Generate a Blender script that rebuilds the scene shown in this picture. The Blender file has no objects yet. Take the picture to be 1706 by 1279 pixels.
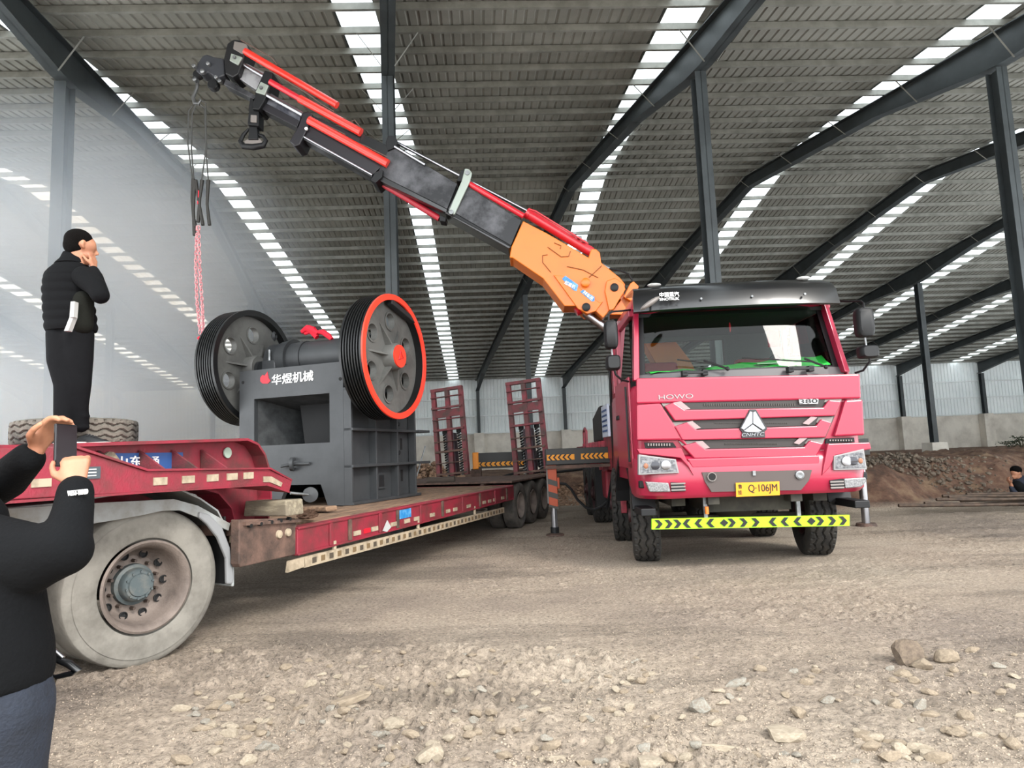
import bpy, math, random
import numpy as np
from mathutils import Vector, Matrix
random.seed(7); rng = np.random.default_rng(7)
D = bpy.data; COL = bpy.context.scene.collection; SC = bpy.context.scene

# ------------------------------------------------------------------ camera, sky, exposure
EYE = 1.35; FPX = 1100.0; ROLL = 0.04; PITCH = math.atan(115.4/1100)
cF = Vector((0, math.cos(PITCH), math.sin(PITCH))); cU0 = Vector((0, -math.sin(PITCH), math.cos(PITCH))); cR0 = Vector((1, 0, 0))
cR = cR0*math.cos(ROLL) - cU0*math.sin(ROLL); cU = cU0*math.cos(ROLL) + cR0*math.sin(ROLL)
cam = D.cameras.new('camera'); camo = D.objects.new('camera', cam); COL.objects.link(camo)
cam.sensor_width = 36; cam.lens = 36*FPX/1706; cam.clip_end = 300; cam.clip_start = 0.05
m = Matrix.Identity(4)
for i in range(3):
    m[i][0] = cR[i]; m[i][1] = cU[i]; m[i][2] = -cF[i]
m.translation = (0, 0, EYE); camo.matrix_world = m; SC.camera = camo
W = D.worlds.new('overcast_sky'); SC.world = W; W.use_nodes = True
nt = W.node_tree; bg = nt.nodes['Background']
bg.inputs[0].default_value = (0.93, 0.97, 1.0, 1); bg.inputs[1].default_value = 2.6
SC.view_settings.view_transform = 'Standard'; SC.view_settings.look = 'None'
SC.view_settings.gamma = 1; SC.view_settings.use_curve_mapping = False
SC.view_settings.exposure = 0.95
sun = D.lights.new('veiled_sun', 'SUN'); sun.energy = 1.7; sun.angle = math.radians(16); sun.color = (1, .95, .88)
so = D.objects.new('veiled_sun', sun); COL.objects.link(so); so.rotation_euler = (math.radians(52), 0, math.radians(38))
SC.cycles.max_bounces = 8; SC.cycles.diffuse_bounces = 5; SC.cycles.glossy_bounces = 3; SC.cycles.transmission_bounces = 4
SC.cycles.transparent_max_bounces = 12; SC.cycles.volume_bounces = 1; SC.cycles.caustics_reflective = False; SC.cycles.caustics_refractive = False
SC.cycles.volume_step_rate = 3; SC.cycles.volume_max_steps = 64; SC.cycles.sample_clamp_indirect = 6

# measuring aid: a sight line through a point of the survey photograph, met with a plane of known depth
def ray(px, py): return cF + cR*((px-853)/FPX) - cU*((py-639.5)/FPX)
class Fr:
    """local frame of a thing: x to its right, y away, z up; az = heading in degrees right of +Y"""
    def __init__(s, o, az):
        s.o = Vector(o); a = math.radians(az); s.az = a
        s.ex = Vector((math.cos(a), -math.sin(a), 0)); s.ey = Vector((math.sin(a), math.cos(a), 0))
    def loc(s, P):
        d = P - s.o; return Vector((d.dot(s.ex), d.dot(s.ey), d.z))
    def world(s, x, y, z): return s.o + s.ex*x + s.ey*y + Vector((0, 0, z))
    def _hit(s, px, py, n, d):
        r = ray(px, py); C = Vector((0, 0, EYE)) - s.o
        return s.loc(Vector((0, 0, EYE)) + r*((d - C.dot(n))/r.dot(n)))
    def y(s, px, py, yl): return s._hit(px, py, s.ey, yl)
    def x(s, px, py, xl): return s._hit(px, py, s.ex, xl)
    def z(s, px, py, zl): return s._hit(px, py, Vector((0, 0, 1)), zl)

# ------------------------------------------------------------------ materials
def lin(h):
    h = h.lstrip('#'); v = [int(h[i:i+2], 16)/255 for i in (0, 2, 4)]
    return tuple((c/12.92 if c <= .04045 else ((c+.055)/1.055)**2.4) for c in v) + (1,)
MATS = {}
def mat(name, col, rough=.6, metal=0, col2=None, scale=6, cov=.5, bump=0, bscale=60, coat=0, stretch=None, spec=.5, soft=.12):
    if name in MATS: return MATS[name]
    M = D.materials.new(name); M.use_nodes = True; n = M.node_tree.nodes; l = M.node_tree.links
    b = n['Principled BSDF']; b.inputs['Base Color'].default_value = lin(col); b.inputs['Roughness'].default_value = rough
    b.inputs['Metallic'].default_value = metal; b.inputs['Coat Weight'].default_value = coat; b.inputs['Coat Roughness'].default_value = .12
    b.inputs['Specular IOR Level'].default_value = spec
    tc = n.new('ShaderNodeTexCoord')
    src = tc.outputs['Object']
    if stretch:
        mp = n.new('ShaderNodeMapping'); mp.inputs['Scale'].default_value = stretch; l.new(src, mp.inputs[0]); src = mp.outputs[0]
    if col2:
        t = n.new('ShaderNodeTexNoise'); t.inputs['Scale'].default_value = scale; t.inputs['Detail'].default_value = 6; t.inputs['Roughness'].default_value = .62
        l.new(src, t.inputs['Vector'])
        r = n.new('ShaderNodeValToRGB'); e = r.color_ramp.elements
        e[0].position = max(0, cov-soft); e[1].position = min(1, cov+soft); e[0].color = lin(col2); e[1].color = lin(col)
        l.new(t.outputs['Fac'], r.inputs[0]); l.new(r.outputs[0], b.inputs['Base Color'])
    if bump:
        t2 = n.new('ShaderNodeTexNoise'); t2.inputs['Scale'].default_value = bscale; t2.inputs['Detail'].default_value = 4
        l.new(src, t2.inputs['Vector'])
        bp = n.new('ShaderNodeBump'); bp.inputs['Strength'].default_value = bump; bp.inputs['Distance'].default_value = .02
        l.new(t2.outputs['Fac'], bp.inputs['Height']); l.new(bp.outputs[0], b.inputs['Normal'])
    MATS[name] = M; return M
RED = mat('cab_red', '#9a1c39', .34, 0, '#8f1a35', 1.5, .35, coat=.3)
BEDRED = mat('bed_red', '#a02a3c', .5, 0, '#6a3036', 5, .47, bump=.1)
TRRED = mat('trailer_red', '#8a2636', .5, 0, '#5d3030', 3.2, .46, bump=.15, stretch=(1, 1, 1))
RAMPRED = mat('ramp_red', '#80303a', .6, 0, '#4a3431', 5, .5, bump=.2)
RUST = mat('rusty_brown', '#6b5348', .75, .1, '#453730', 7, .5, bump=.2)
BLACKP = mat('black_paint', '#0d0e10', .3, 0, coat=.4)
BOOMB = mat('boom_black', '#1a1b1e', .42, .2, '#66666a', 2.2, .40, soft=.16)
PLAST = mat('black_plastic', '#121315', .5, spec=.35)
DARK = mat('dark_void', '#0d0d0e', .8)
GREYM = mat('grey_trim', '#7a7470', .5, .2)
MESHG = mat('grille_mesh', '#3a3631', .6)
CRUSH = mat('crusher_grey', '#3c3e40', .5, .1, '#333537', 3, .45, bump=.05, bscale=20)
WHEELG = mat('wheel_grey', '#62625f', .6, .1, '#4c4c4a', 3, .45)
CRUSHD = mat('crusher_dark', '#1c1e20', .5)
GROOVE = mat('groove_black', '#0e0f10', .38)
ORRED = mat('rim_red', '#f0402c', .4)
CYLRED = mat('cylinder_red', '#c4202e', .32, 0, coat=.3)
CYLLT = mat('cylinder_bright_red', '#dc3226', .32, coat=.3)
ORANGE = mat('crane_orange', '#dc7009', .4, 0, '#c96508', 2, .35, coat=.2)
OUTOR = mat('outrigger_orange', '#a8431c', .5)
CHROME = mat('chrome', '#a4a4a8', .28, 1)
STEEL = mat('bare_steel', '#8b8d8e', .4, .7, '#5d5f60', 8, .45)
COLM = mat('column_steel', '#2f3436', .5, .1, '#3a4042', 1.5, .5)
PURL = mat('purlin_galvanised', '#83847e', .5, .2, '#6f706a', 3, .5)
SHEET = mat('roof_sheet', '#84847d', .6, 0, '#71716a', .6, .5)
CLAD = mat('wall_cladding', '#eaefef', .55, 0, '#dfe6e6', .5, .5)
CONC = mat('concrete', '#e3ddd2', .9, 0, '#c2bbb0', .7, .45, bump=.3, bscale=8)
TYRE = mat('tyre_rubber', '#1d1d1c', .8, 0, '#35322e', 9, .5, bump=.15)
TYRED = mat('dusty_tyre', '#7f7b73', .9, 0, '#66625b', 5, .47, bump=.2, bscale=30)
RIMD = mat('dusty_rim', '#7a6e66', .75, .1, '#5e544e', 6, .45, bump=.2)
HUBG = mat('hub_grey', '#4d5658', .6, .2, '#6b6b66', 12, .4)
FEND = mat('fender_grey', '#8f9291', .6, 0, '#75716a', 4, .45)
YELL = mat('plate_yellow', '#dd8f08', .5)
LIME = mat('lime_board', '#9cdc16', .5)
INK = mat('ink_black', '#101010', .6)
WHITE = mat('white_paint', '#f0f0ee', .5)
CREAM = mat('reflector_cream', '#ab9c86', .55, 0, '#857865', 12, .45)
REFR = mat('reflector_red', '#d41f30', .4)
BLUE = mat('sign_blue', '#2b4f86', .5)
SKYB = mat('sticker_blue', '#2a7cb8', .4, 0, '#7fb4d4', 9, .42)
WOOD = mat('plank_wood', '#8a6f58', .85, 0, '#5e4a3b', 3, .5, bump=.4, bscale=25, stretch=(8, 1, 8))
TIMBER = mat('timber_block', '#756b5b', .85, 0, '#a1977f', 4, .42, bump=.3, stretch=(1, 6, 6))
SKIN = mat('skin', '#a8765a', .6, 0, '#99664d', 9, .5)
HAIR = mat('hair', '#090706', .95, bump=.6, bscale=160, spec=.1)
CLOTHB = mat('black_cloth', '#08090b', .9, bump=.2, bscale=90, spec=.15)
CLOTHG = mat('olive_cloth', '#131410', .9, bump=.2, bscale=90, spec=.15)
TROU = mat('trouser_cloth', '#0d0e10', .9, bump=.3, bscale=18, spec=.15)
DENIM = mat('denim', '#10151f', .85, 0, '#1c2432', 5, .45, bump=.3, bscale=120)
LENSG = mat('mirror_glass_back', '#1c1d20', .35)
SOIL = mat('soil', '#85604a', .95, 0, '#5f4234', 3, .5, bump=.6, bscale=14)
REDCL = mat('red_cloth', '#d3132f', .7)
GREENCL = mat('green_cloth', '#1fae3a', .7, 0, '#178c2e', 6, .45)
SEATR = mat('seat_red', '#8d1420', .7)
ROPE = mat('pink_rope', '#c46a74', .8, 0, '#e3b4b4', 40, .5)
WIRE = mat('wire_rope', '#4a4a48', .5, .5)
GLAZE = mat('lamp_white', '#c4c4c2', .25, .2)
AMBER = mat('amber', '#d8742c', .3)

def glass(name, tint, rough=.02, transp=.8):
    M = D.materials.new(name); M.use_nodes = True; n = M.node_tree.nodes; l = M.node_tree.links
    n.remove(n['Principled BSDF']); o = n['Material Output']
    tr = n.new('ShaderNodeBsdfTransparent'); tr.inputs[0].default_value = lin(tint)
    gl = n.new('ShaderNodeBsdfGlossy'); gl.inputs['Roughness'].default_value = rough
    fr = n.new('ShaderNodeFresnel'); fr.inputs[0].default_value = 1.33
    mx = n.new('ShaderNodeMixShader'); l.new(fr.outputs[0], mx.inputs[0]); l.new(tr.outputs[0], mx.inputs[1]); l.new(gl.outputs[0], mx.inputs[2])
    l.new(mx.outputs[0], o.inputs[0]); return M
GLASS = glass('windscreen_glass', '#c4d6cc')
def skylight_mat():
    M = D.materials.new('skylight_sheet'); M.use_nodes = True; n = M.node_tree.nodes; l = M.node_tree.links
    n.remove(n['Principled BSDF']); o = n['Material Output']
    tr = n.new('ShaderNodeBsdfTransparent'); tr.inputs[0].default_value = (.30, .32, .33, 1)
    tl = n.new('ShaderNodeBsdfTranslucent'); tl.inputs[0].default_value = (.8, .86, .88, 1)
    mx = n.new('ShaderNodeMixShader'); mx.inputs[0].default_value = .4
    l.new(tr.outputs[0], mx.inputs[1]); l.new(tl.outputs[0], mx.inputs[2]); l.new(mx.outputs[0], o.inputs[0]); return M
SKYL = skylight_mat()

# ------------------------------------------------------------------ mesh builder
class MB:
    def __init__(s): s.v = []; s.f = []
    def add(s, vs, fs):
        b = len(s.v); s.v += [tuple(p) for p in vs]; s.f += [tuple(i+b for i in f) for f in fs]; return s
    def box(s, x0, x1, y0, y1, z0, z1):
        return s.add([(x, y, z) for x in (x0, x1) for y in (y0, y1) for z in (z0, z1)],
                     [(0, 1, 3, 2), (4, 6, 7, 5), (0, 4, 5, 1), (2, 3, 7, 6), (0, 2, 6, 4), (1, 5, 7, 3)])
    def prism(s, poly, a, b):
        """poly: points on the a side; b: the offset vector (or a second list of points)"""
        n = len(poly)
        P = [Vector(p) for p in poly]; Q = [p + Vector(b) for p in P] if a is None else [Vector(q) for q in b]
        return s.add(P+Q, [tuple(range(n))[::-1], tuple(range(n, 2*n))] + [(i, (i+1) % n, n+(i+1) % n, n+i) for i in range(n)])
    def py(s, poly, y0, y1): return s.prism([(x, y0, z) for x, z in poly], None, (0, y1-y0, 0))
    def px(s, poly, x0, x1): return s.prism([(x0, y, z) for y, z in poly], None, (x1-x0, 0, 0))
    def pz(s, poly, z0, z1): return s.prism([(x, y, z0) for x, y in poly], None, (0, 0, z1-z0))
    def cyl(s, p0, p1, r0, r1=None, n=14, cap=True):
        r1 = r0 if r1 is None else r1; p0 = Vector(p0); p1 = Vector(p1); d = (p1-p0).normalized()
        u = d.orthogonal().normalized(); w = d.cross(u)
        vs = []
        for p, r in ((p0, r0), (p1, r1)):
            vs += [p + (u*math.cos(t) + w*math.sin(t))*r for t in [2*math.pi*i/n for i in range(n)]]
        fs = [(i, (i+1) % n, n+(i+1) % n, n+i) for i in range(n)]
        if cap: fs += [tuple(range(n))[::-1], tuple(range(n, 2*n))]
        return s.add(vs, fs)
    def tube(s, pts, r, n=8):
        pts = [Vector(p) for p in pts]; rs = r if isinstance(r, (list, tuple)) else [r]*len(pts)
        vs = []; u = None
        for i, p in enumerate(pts):
            d = (pts[min(i+1, len(pts)-1)] - pts[max(i-1, 0)]).normalized()
            u = d.orthogonal().normalized() if u is None else (u - d*u.dot(d)).normalized()
            w = d.cross(u)
            vs += [p + (u*math.cos(t) + w*math.sin(t))*rs[i] for t in [2*math.pi*k/n for k in range(n)]]
        fs = [(i*n+k, i*n+(k+1) % n, (i+1)*n+(k+1) % n, (i+1)*n+k) for i in range(len(pts)-1) for k in range(n)]
        fs += [tuple(range(n))[::-1], tuple(range((len(pts)-1)*n, len(pts)*n))]
        return s.add(vs, fs)
    def lathe(s, prof, c, axis=(1, 0, 0), n=40, closed=False, cap=True):
        """prof: (along axis, radius)"""
        c = Vector(c); d = Vector(axis).normalized(); u = Vector((0, 0, 1)) if abs(d.z) < .9 else Vector((1, 0, 0)); w = d.cross(u)
        vs = [c + d*a + (u*math.cos(t)+w*math.sin(t))*r for a, r in prof for t in [2*math.pi*k/n for k in range(n)]]
        k = len(prof); fs = [(i*n+j, i*n+(j+1) % n, ((i+1) % k)*n+(j+1) % n, ((i+1) % k)*n+j) for i in range(k if closed else k-1) for j in range(n)]
        if cap and not closed:
            if prof[0][1] > 1e-6: fs.append(tuple(range(n))[::-1])
            if prof[-1][1] > 1e-6: fs.append(tuple(range((k-1)*n, k*n)))
        return s.add(vs, fs)
    def ball(s, c, r, n=12, m=8):
        r = (r, r, r) if not isinstance(r, (tuple, list)) else r; c = Vector(c)
        vs = [c + Vector((r[0]*math.sin(math.pi*i/m)*math.cos(2*math.pi*j/n), r[1]*math.sin(math.pi*i/m)*math.sin(2*math.pi*j/n), r[2]*math.cos(math.pi*i/m))) for i in range(1, m) for j in range(n)]
        vs += [c+Vector((0, 0, r[2])), c-Vector((0, 0, r[2]))]; T = len(vs)-2
        fs = [(i*n+j, i*n+(j+1) % n, (i+1)*n+(j+1) % n, (i+1)*n+j)[::-1] for i in range(m-2) for j in range(n)]
        fs += [(T, j, (j+1) % n) for j in range(n)] + [(T+1, (m-2)*n+(j+1) % n, (m-2)*n+j) for j in range(n)]
        return s.add(vs, fs)
    def limb(s, pts, rs, n=14):
        """closed tapering limb with balls at the joints"""
        for i in range(len(pts)-1): s.cyl(pts[i], pts[i+1], rs[i], rs[i+1], n)
        for p, r in zip(pts, rs): s.ball(p, r, n, 8)
        return s
    def loft(s, rings, cap=True):
        n = len(rings[0]); vs = [p for r in rings for p in r]
        fs = [(i*n+j, i*n+(j+1) % n, (i+1)*n+(j+1) % n, (i+1)*n+j) for i in range(len(rings)-1) for j in range(n)]
        if cap: fs += [tuple(range(n))[::-1], tuple(range((len(rings)-1)*n, len(rings)*n))]
        return s.add(vs, fs)
    def mesh(s, name, material, smooth=False):
        me = D.meshes.new(name); me.from_pydata([tuple(v) for v in s.v], [], s.f); me.materials.append(material)
        if smooth: me.shade_smooth()
        me.validate(); return me
    def build(s, name, material, parent=None, smooth=False, bevel=0, fix=True, remesh=0, sm=4):
        me = s.mesh(name, material)
        if fix:
            import bmesh
            bm = bmesh.new(); bm.from_mesh(me); bmesh.ops.recalc_face_normals(bm, faces=bm.faces); bm.to_mesh(me); bm.free()
        o = D.objects.new(name, me); COL.objects.link(o)
        if parent: o.parent = parent
        if remesh:
            r = o.modifiers.new('r', 'REMESH'); r.mode = 'VOXEL'; r.voxel_size = remesh; r.use_smooth_shade = True
            k = o.modifiers.new('s', 'SMOOTH'); k.iterations = sm; k.factor = .6
        if bevel:
            b = o.modifiers.new('b', 'BEVEL'); b.width = bevel; b.segments = 2; b.limit_method = 'ANGLE'; b.angle_limit = math.radians(40)
        if smooth:
            me.shade_smooth()
            try: me.set_sharp_from_angle(angle=math.radians(38))
            except Exception: pass
        return o
def tag(o, label=None, cat=None, group=None, kind=None):
    if label: o['label'] = label
    if cat: o['category'] = cat
    if group: o['group'] = group
    if kind: o['kind'] = kind
    return o
def thing(name, loc, az=0, label=None, cat=None, group=None, kind=None):
    o = D.objects.new(name, None); COL.objects.link(o); o.location = loc; o.rotation_euler = (0, 0, -math.radians(az)); o.empty_display_size = .2
    return tag(o, label, cat, group, kind)
def copy_tree(o, parent=None):
    c = o.copy(); COL.objects.link(c); c.parent = parent
    for ch in list(o.children): copy_tree(ch, c)
    return c
def text(name, body, material, parent, org, right, up, w, h, thick=.004, align='c', shear=0):
    cu = D.curves.new(name, 'FONT'); cu.body = body; cu.shear = shear; cu.offset = .009 if ord(body[0]) > 9999 and len(body) > 1 else 0; tmp = D.objects.new('tmp', cu); COL.objects.link(tmp)
    me = D.meshes.new_from_object(tmp); D.objects.remove(tmp)
    n = len(me.vertices); a = np.zeros(n*3, np.float32); me.vertices.foreach_get('co', a); a = a.reshape(-1, 3)
    lo = a.min(0); hi = a.max(0); a = (a - (lo+hi)/2); a[:, 0] *= w/(hi[0]-lo[0]); a[:, 1] *= h/(hi[1]-lo[1])
    R = Vector(right).normalized(); U = Vector(up).normalized(); N = R.cross(U)
    if N.length < .1: N = Vector((0, -1, 0))
    N.normalize()
    polys = [tuple(p.vertices) for p in me.polygons]; D.meshes.remove(me)
    vs = [Vector(org) + R*float(p[0]) + U*float(p[1]) + N*thick for p in a]; back = [v - N*thick*1.5 for v in vs]
    # rim faces so that the letters are solid
    from collections import Counter
    cnt = Counter()
    for p in polys:
        for i in range(len(p)): cnt[(p[i], p[(i+1) % len(p)])] += 1
    rim = [e for e in cnt if (e[1], e[0]) not in cnt]
    mb = MB(); mb.add(vs+back, polys + [tuple(i+n for i in p)[::-1] for p in polys] + [(b, a_, a_+n, b+n) for a_, b in rim])
    o = mb.build(name, material, parent, fix=False); return o
def rrect(hw, y0, y1, r, n=5, rb=None):
    """rounded outline in plan, half width hw, from y0 (front) to y1 (back), front radius r"""
    rb = .05 if rb is None else rb; out = []
    for cx, cy, a0, rr in ((hw-r, y0+r, -90, r), (hw-rb, y1-rb, 0, rb), (-hw+rb, y1-rb, 90, rb), (-hw+r, y0+r, 180, r)):
        for i in range(n+1):
            a = math.radians(a0 + 90*i/n); out.append((cx+rr*math.cos(a), cy+rr*math.sin(a)))
    return out

# ------------------------------------------------------------------ ground
def vnoise(x, y, seed=0):
    xi = np.floor(x).astype(np.int64); yi = np.floor(y).astype(np.int64); xf = x-xi; yf = y-yi
    u = xf*xf*(3-2*xf); v = yf*yf*(3-2*yf)
    def hsh(a, b):
        k = (a*374761393 + b*668265263 + seed*974711) & 0x7fffffff
        k = ((k ^ (k >> 13))*1274126177) & 0x7fffffff
        return ((k ^ (k >> 16)) & 0xffff)/65535.0
    return (hsh(xi, yi)*(1-u)+hsh(xi+1, yi)*u)*(1-v) + (hsh(xi, yi+1)*(1-u)+hsh(xi+1, yi+1)*u)*v
def fbm(x, y, o=4, seed=0, g=.5):
    s = 0; a = 1; t = 0
    for i in range(o): s = s + a*vnoise(x*2**i, y*2**i, seed+i); t += a; a *= g
    return s/t
def smooth(a, b, x):
    t = np.clip((x-a)/(b-a), 0, 1); return t*t*(3-2*t)
def ground_z(X, Y, fine=True):
    z = .02*(fbm(X*.6, Y*.6, 3, 5)-.5)
    rough = .25 + 1.0*smooth(.48, .6, fbm(X*.5+3, Y*.7, 2, 11))
    near = 1-smooth(3.5, 6.5, Y)
    if fine:
        st = fbm(X*17, Y*17, 2, 91); st2 = fbm(X*34, Y*34, 2, 95); z = z + (.35+.65*near)*rough*(.055*np.maximum(0, st-.52)*2 + .026*np.maximum(0, st2-.5)*2)
        z = z + .012*rough*(fbm(X*6, Y*6, 3, 21)-.5) + near*.115*rough*(fbm(X*4.2, Y*4.2, 4, 31, .6)-.5) + near*.03*(np.abs(fbm(X*9, Y*9, 3, 41)-.5)*2)
    # the soil banks: a cut face at the right, another past the back of the crane truck
    e = .9*(fbm(X*.7, Y*.7, 3, 51)-.5)
    right = smooth(0, 1, (Y - (12.2 + .5*np.maximum(0, X-7.5)) + e)/1.5)*smooth(4.6, 5.6, X + .3*e)
    left = smooth(0, 1, (Y - 17.6 + e)/2.2)*smooth(-1.0, .9, X)
    bank = np.maximum(right*(.80+.05*smooth(8, 12, X)), left*.62)*(1-.45*smooth(19, 40, Y))
    left2 = .25*smooth(19, 24, Y)*(1-smooth(-1, 1, X))
    bank = np.maximum(bank, left2)
    z = z + bank + np.minimum(bank, .5)*.55*(fbm(X*2.4, Y*2.4, 5, 61, .62)-.5)*(1-smooth(24, 34, Y))
    return z, bank
def grid_mesh(name, rows, cols_fn):
    pass
ys = np.concatenate([np.geomspace(.9, 22, 680), np.linspace(22.6, 52, 50)])
us = np.linspace(-1, 1, 760)
YY, UU = np.meshgrid(ys, us, indexing='ij')
XX = UU*(YY*1.02+1.2)
ZZ, BK = ground_z(XX, YY)
nr, nc = XX.shape
co = np.stack([XX, YY, ZZ], -1).reshape(-1, 3).astype(np.float32)
idx = np.arange(nr*nc).reshape(nr, nc)
q = np.stack([idx[:-1, :-1], idx[:-1, 1:], idx[1:, 1:], idx[1:, :-1]], -1).reshape(-1, 4)
me = D.meshes.new('floor'); me.vertices.add(len(co)); me.vertices.foreach_set('co', co.ravel())
me.loops.add(q.size); me.loops.foreach_set('vertex_index', q.ravel().astype(np.int32))
me.polygons.add(len(q)); me.polygons.foreach_set('loop_start', np.arange(0, q.size, 4, dtype=np.int32)); me.update(); me.validate()
me.shade_smooth()
at = me.attributes.new('bank', 'FLOAT', 'POINT'); at.data.foreach_set('value', np.clip(BK/.5, 0, 1).ravel().astype(np.float32))
GM = D.materials.new('crushed_stone_ground'); GM.use_nodes = True; n = GM.node_tree.nodes; l = GM.node_tree.links; b = n['Principled BSDF']; b.inputs['Roughness'].default_value = .95
tc = n.new('ShaderNodeTexCoord')
def noise(scale, det=5, ro=.6, vec=None):
    t = n.new('ShaderNodeTexNoise'); t.inputs['Scale'].default_value = scale; t.inputs['Detail'].default_value = det; t.inputs['Roughness'].default_value = ro
    l.new(vec or tc.outputs['Object'], t.inputs['Vector']); return t.outputs['Fac']
def ramp(src, stops):
    r = n.new('ShaderNodeValToRGB'); e = r.color_ramp.elements
    while len(e) < len(stops): e.new(.5)
    for i, (p, c) in enumerate(stops): e[i].position = p; e[i].color = lin(c) if isinstance(c, str) else (c, c, c, 1)
    l.new(src, r.inputs[0]); return r.outputs[0]
def mix(f, a, b_, mode='MIX'):
    x = n.new('ShaderNodeMix'); x.data_type = 'RGBA'; x.blend_type = mode
    if isinstance(f, float): x.inputs[0].default_value = f
    else: l.new(f, x.inputs[0])
    for i, s_ in ((6, a), (7, b_)):
        if isinstance(s_, str): x.inputs[i].default_value = lin(s_)
        else: l.new(s_, x.inputs[i])
    return x.outputs[2]
base = ramp(noise(.35, 4), [(.34, '#95877a'), (.5, '#b0a08e'), (.66, '#bdae9c')])
grain = ramp(noise(38, 6, .75), [(.36, .38), (.47, .96), (.66, 1.22)])
vor = n.new('ShaderNodeTexVoronoi'); vor.inputs['Scale'].default_value = 26; vor.feature = 'F1'; l.new(tc.outputs['Object'], vor.inputs['Vector'])
peb = ramp(vor.outputs['Distance'], [(.1, 1.1), (.55, .86)])
c1 = mix(1.0, base, grain, 'MULTIPLY'); c1 = mix(1.0, c1, peb, 'MULTIPLY')
soilc = ramp(noise(2.2, 6, .7), [(.35, '#4b372c'), (.5, '#725443'), (.66, '#92785f')])
ruts = n.new('ShaderNodeMapping'); ruts.inputs['Scale'].default_value = (.25, 1.1, 1); l.new(tc.outputs['Object'], ruts.inputs[0])
c1 = mix(1.0, c1, ramp(noise(1.0, 5, .65, ruts.outputs[0]), [(.36, .62), (.5, 1.0)]), 'MULTIPLY')
att = n.new('ShaderNodeAttribute'); att.attribute_name = 'bank'
c1 = mix(ramp(att.outputs['Fac'], [(.08, 0.0), (.3, 1.0)]), c1, soilc)
l.new(c1, b.inputs['Base Color'])
bp = n.new('ShaderNodeBump'); bp.inputs['Strength'].default_value = 1.0; bp.inputs['Distance'].default_value = .03
l.new(noise(60, 5, .7), bp.inputs['Height']); l.new(bp.outputs[0], b.inputs['Normal'])
me.materials.append(GM)
floor = tag(D.objects.new('floor', me), 'pale compacted crushed stone ground rising to a brown soil bank', kind='structure'); COL.objects.link(floor)
# the ground behind the camera
bf = MB().pz([(-40, -30), (40, -30), (40, .9), (-40, .9)], -.3, -.03).build('ground', mat('ground_behind', '#b3a697', .95), None); tag(bf, 'flat ground before the shed', kind='structure')

# ------------------------------------------------------------------ shed
PH = math.radians(2.5)
def BW(bx, by, z): return Vector((bx*math.cos(PH)-by*math.sin(PH), bx*math.sin(PH)+by*math.cos(PH), z))
def shed_thing(name, label=None, kind='structure', cat=None):
    o = D.objects.new(name, None); COL.objects.link(o); o.rotation_euler = (0, 0, PH); return tag(o, label, cat, kind=kind)
RIDGE, WALLY, ROW1, ROW2, ROW0, NEARY = 21.4, 47.0, 12.3, 29.5, -5.0, 2.0
def roof_z(by):
    return 10.62 - (.111*(RIDGE-by) if by < RIDGE else .151*(by-RIDGE))
BXL, BXR = -33.0, 50.5
ceiling = shed_thing('ceiling', 'corrugated steel roof with translucent skylight strips')
def corr(name, x0, x1, ya, yb, material, parent, pitch=.2, lift=0):
    n_ = max(1, round((x1-x0)/pitch)); w = (x1-x0)/n_; xs = []
    for i in range(n_): xs += [(x0+i*w, 0), (x0+i*w+w*.62, 0), (x0+i*w+w*.74, .022), (x0+i*w+w*.88, .022)]
    xs.append((x1, 0)); k = len(xs)
    mb = MB(); mb.add([(x, y, roof_z(y)+dz+lift) for y in (ya, yb) for x, dz in xs], [(i, i+1, k+i+1, k+i) for i in range(k-1)])
    return mb.build(name, material, parent, fix=False)
SLX = [-2.1 + 6.15*(k-1) for k in range(-4, 10)]
edges = [BXL] + [v for x in SLX if x-.36 > BXL and x+.36 < BXR for v in (x-.36, x+.36)] + [BXR]
for i in range(0, len(edges)-1):
    for ya, yb in ((NEARY, RIDGE), (RIDGE, WALLY+.1)):
        if i % 2 == 0: corr('roof_panel', edges[i], edges[i+1], ya, yb, SHEET, ceiling)
        else: corr('skylight_panel', edges[i]-.05, edges[i+1]+.05, ya, yb, SKYL, ceiling, lift=.012)
def purlin(by):
    z = roof_z(by)-.02; mb = MB()
    prof = [(0, 0), (.06, 0), (.06, -.01), (.01, -.01), (.01, -.12), (.06, -.12), (.06, -.13), (0, -.13)]
    mb.prism([(BXL, by+a, z+c) for a, c in prof], None, (BXR-BXL, 0, 0)); return mb
for i in range(62):
    by = WALLY-.35-.79*i
    if by < 2.1: break
    purlin(by).build('purlin', PURL, ceiling)
def rafter_x(k, by): return 4.5+6.15*(k-2) - .143*(by-ROW1)
def depth(by):
    d = .40
    for c_, w_, a_ in ((ROW1, 3.2, .34), (ROW2, 3.2, .34), (WALLY-.4, 3.0, .42)): d += a_*max(0, 1-abs(by-c_)/w_)
    return d
def ibeam(mb, p0, p1, w, d, t=.02):
    """vertical column of H section between two points, d along by"""
    (x0, y0, z0), (x1, y1, z1) = p0, p1
    for (a, b_, c_, e) in ((-w/2, w/2, -d/2, -d/2+t), (-w/2, w/2, d/2-t, d/2), (-t/2, t/2, -d/2, d/2)):
        mb.prism([(x0+a, y0+c_, z0), (x0+b_, y0+c_, z0), (x0+b_, y0+e, z0), (x0+a, y0+e, z0)], 1, [(x1+a, y1+c_, z1), (x1+b_, y1+c_, z1), (x1+b_, y1+e, z1), (x1+a, y1+e, z1)])
    return mb
frame_names = {-3: 'leftmost steel roof frame against the bright gable wall', 0: 'steel roof frame over the standing man and smoke', 1: 'steel roof frame running straight away behind the raised boom',
               2: 'steel roof frame whose column rises behind the cab', 3: 'steel roof frame with a thick column cut by the right edge'}
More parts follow.
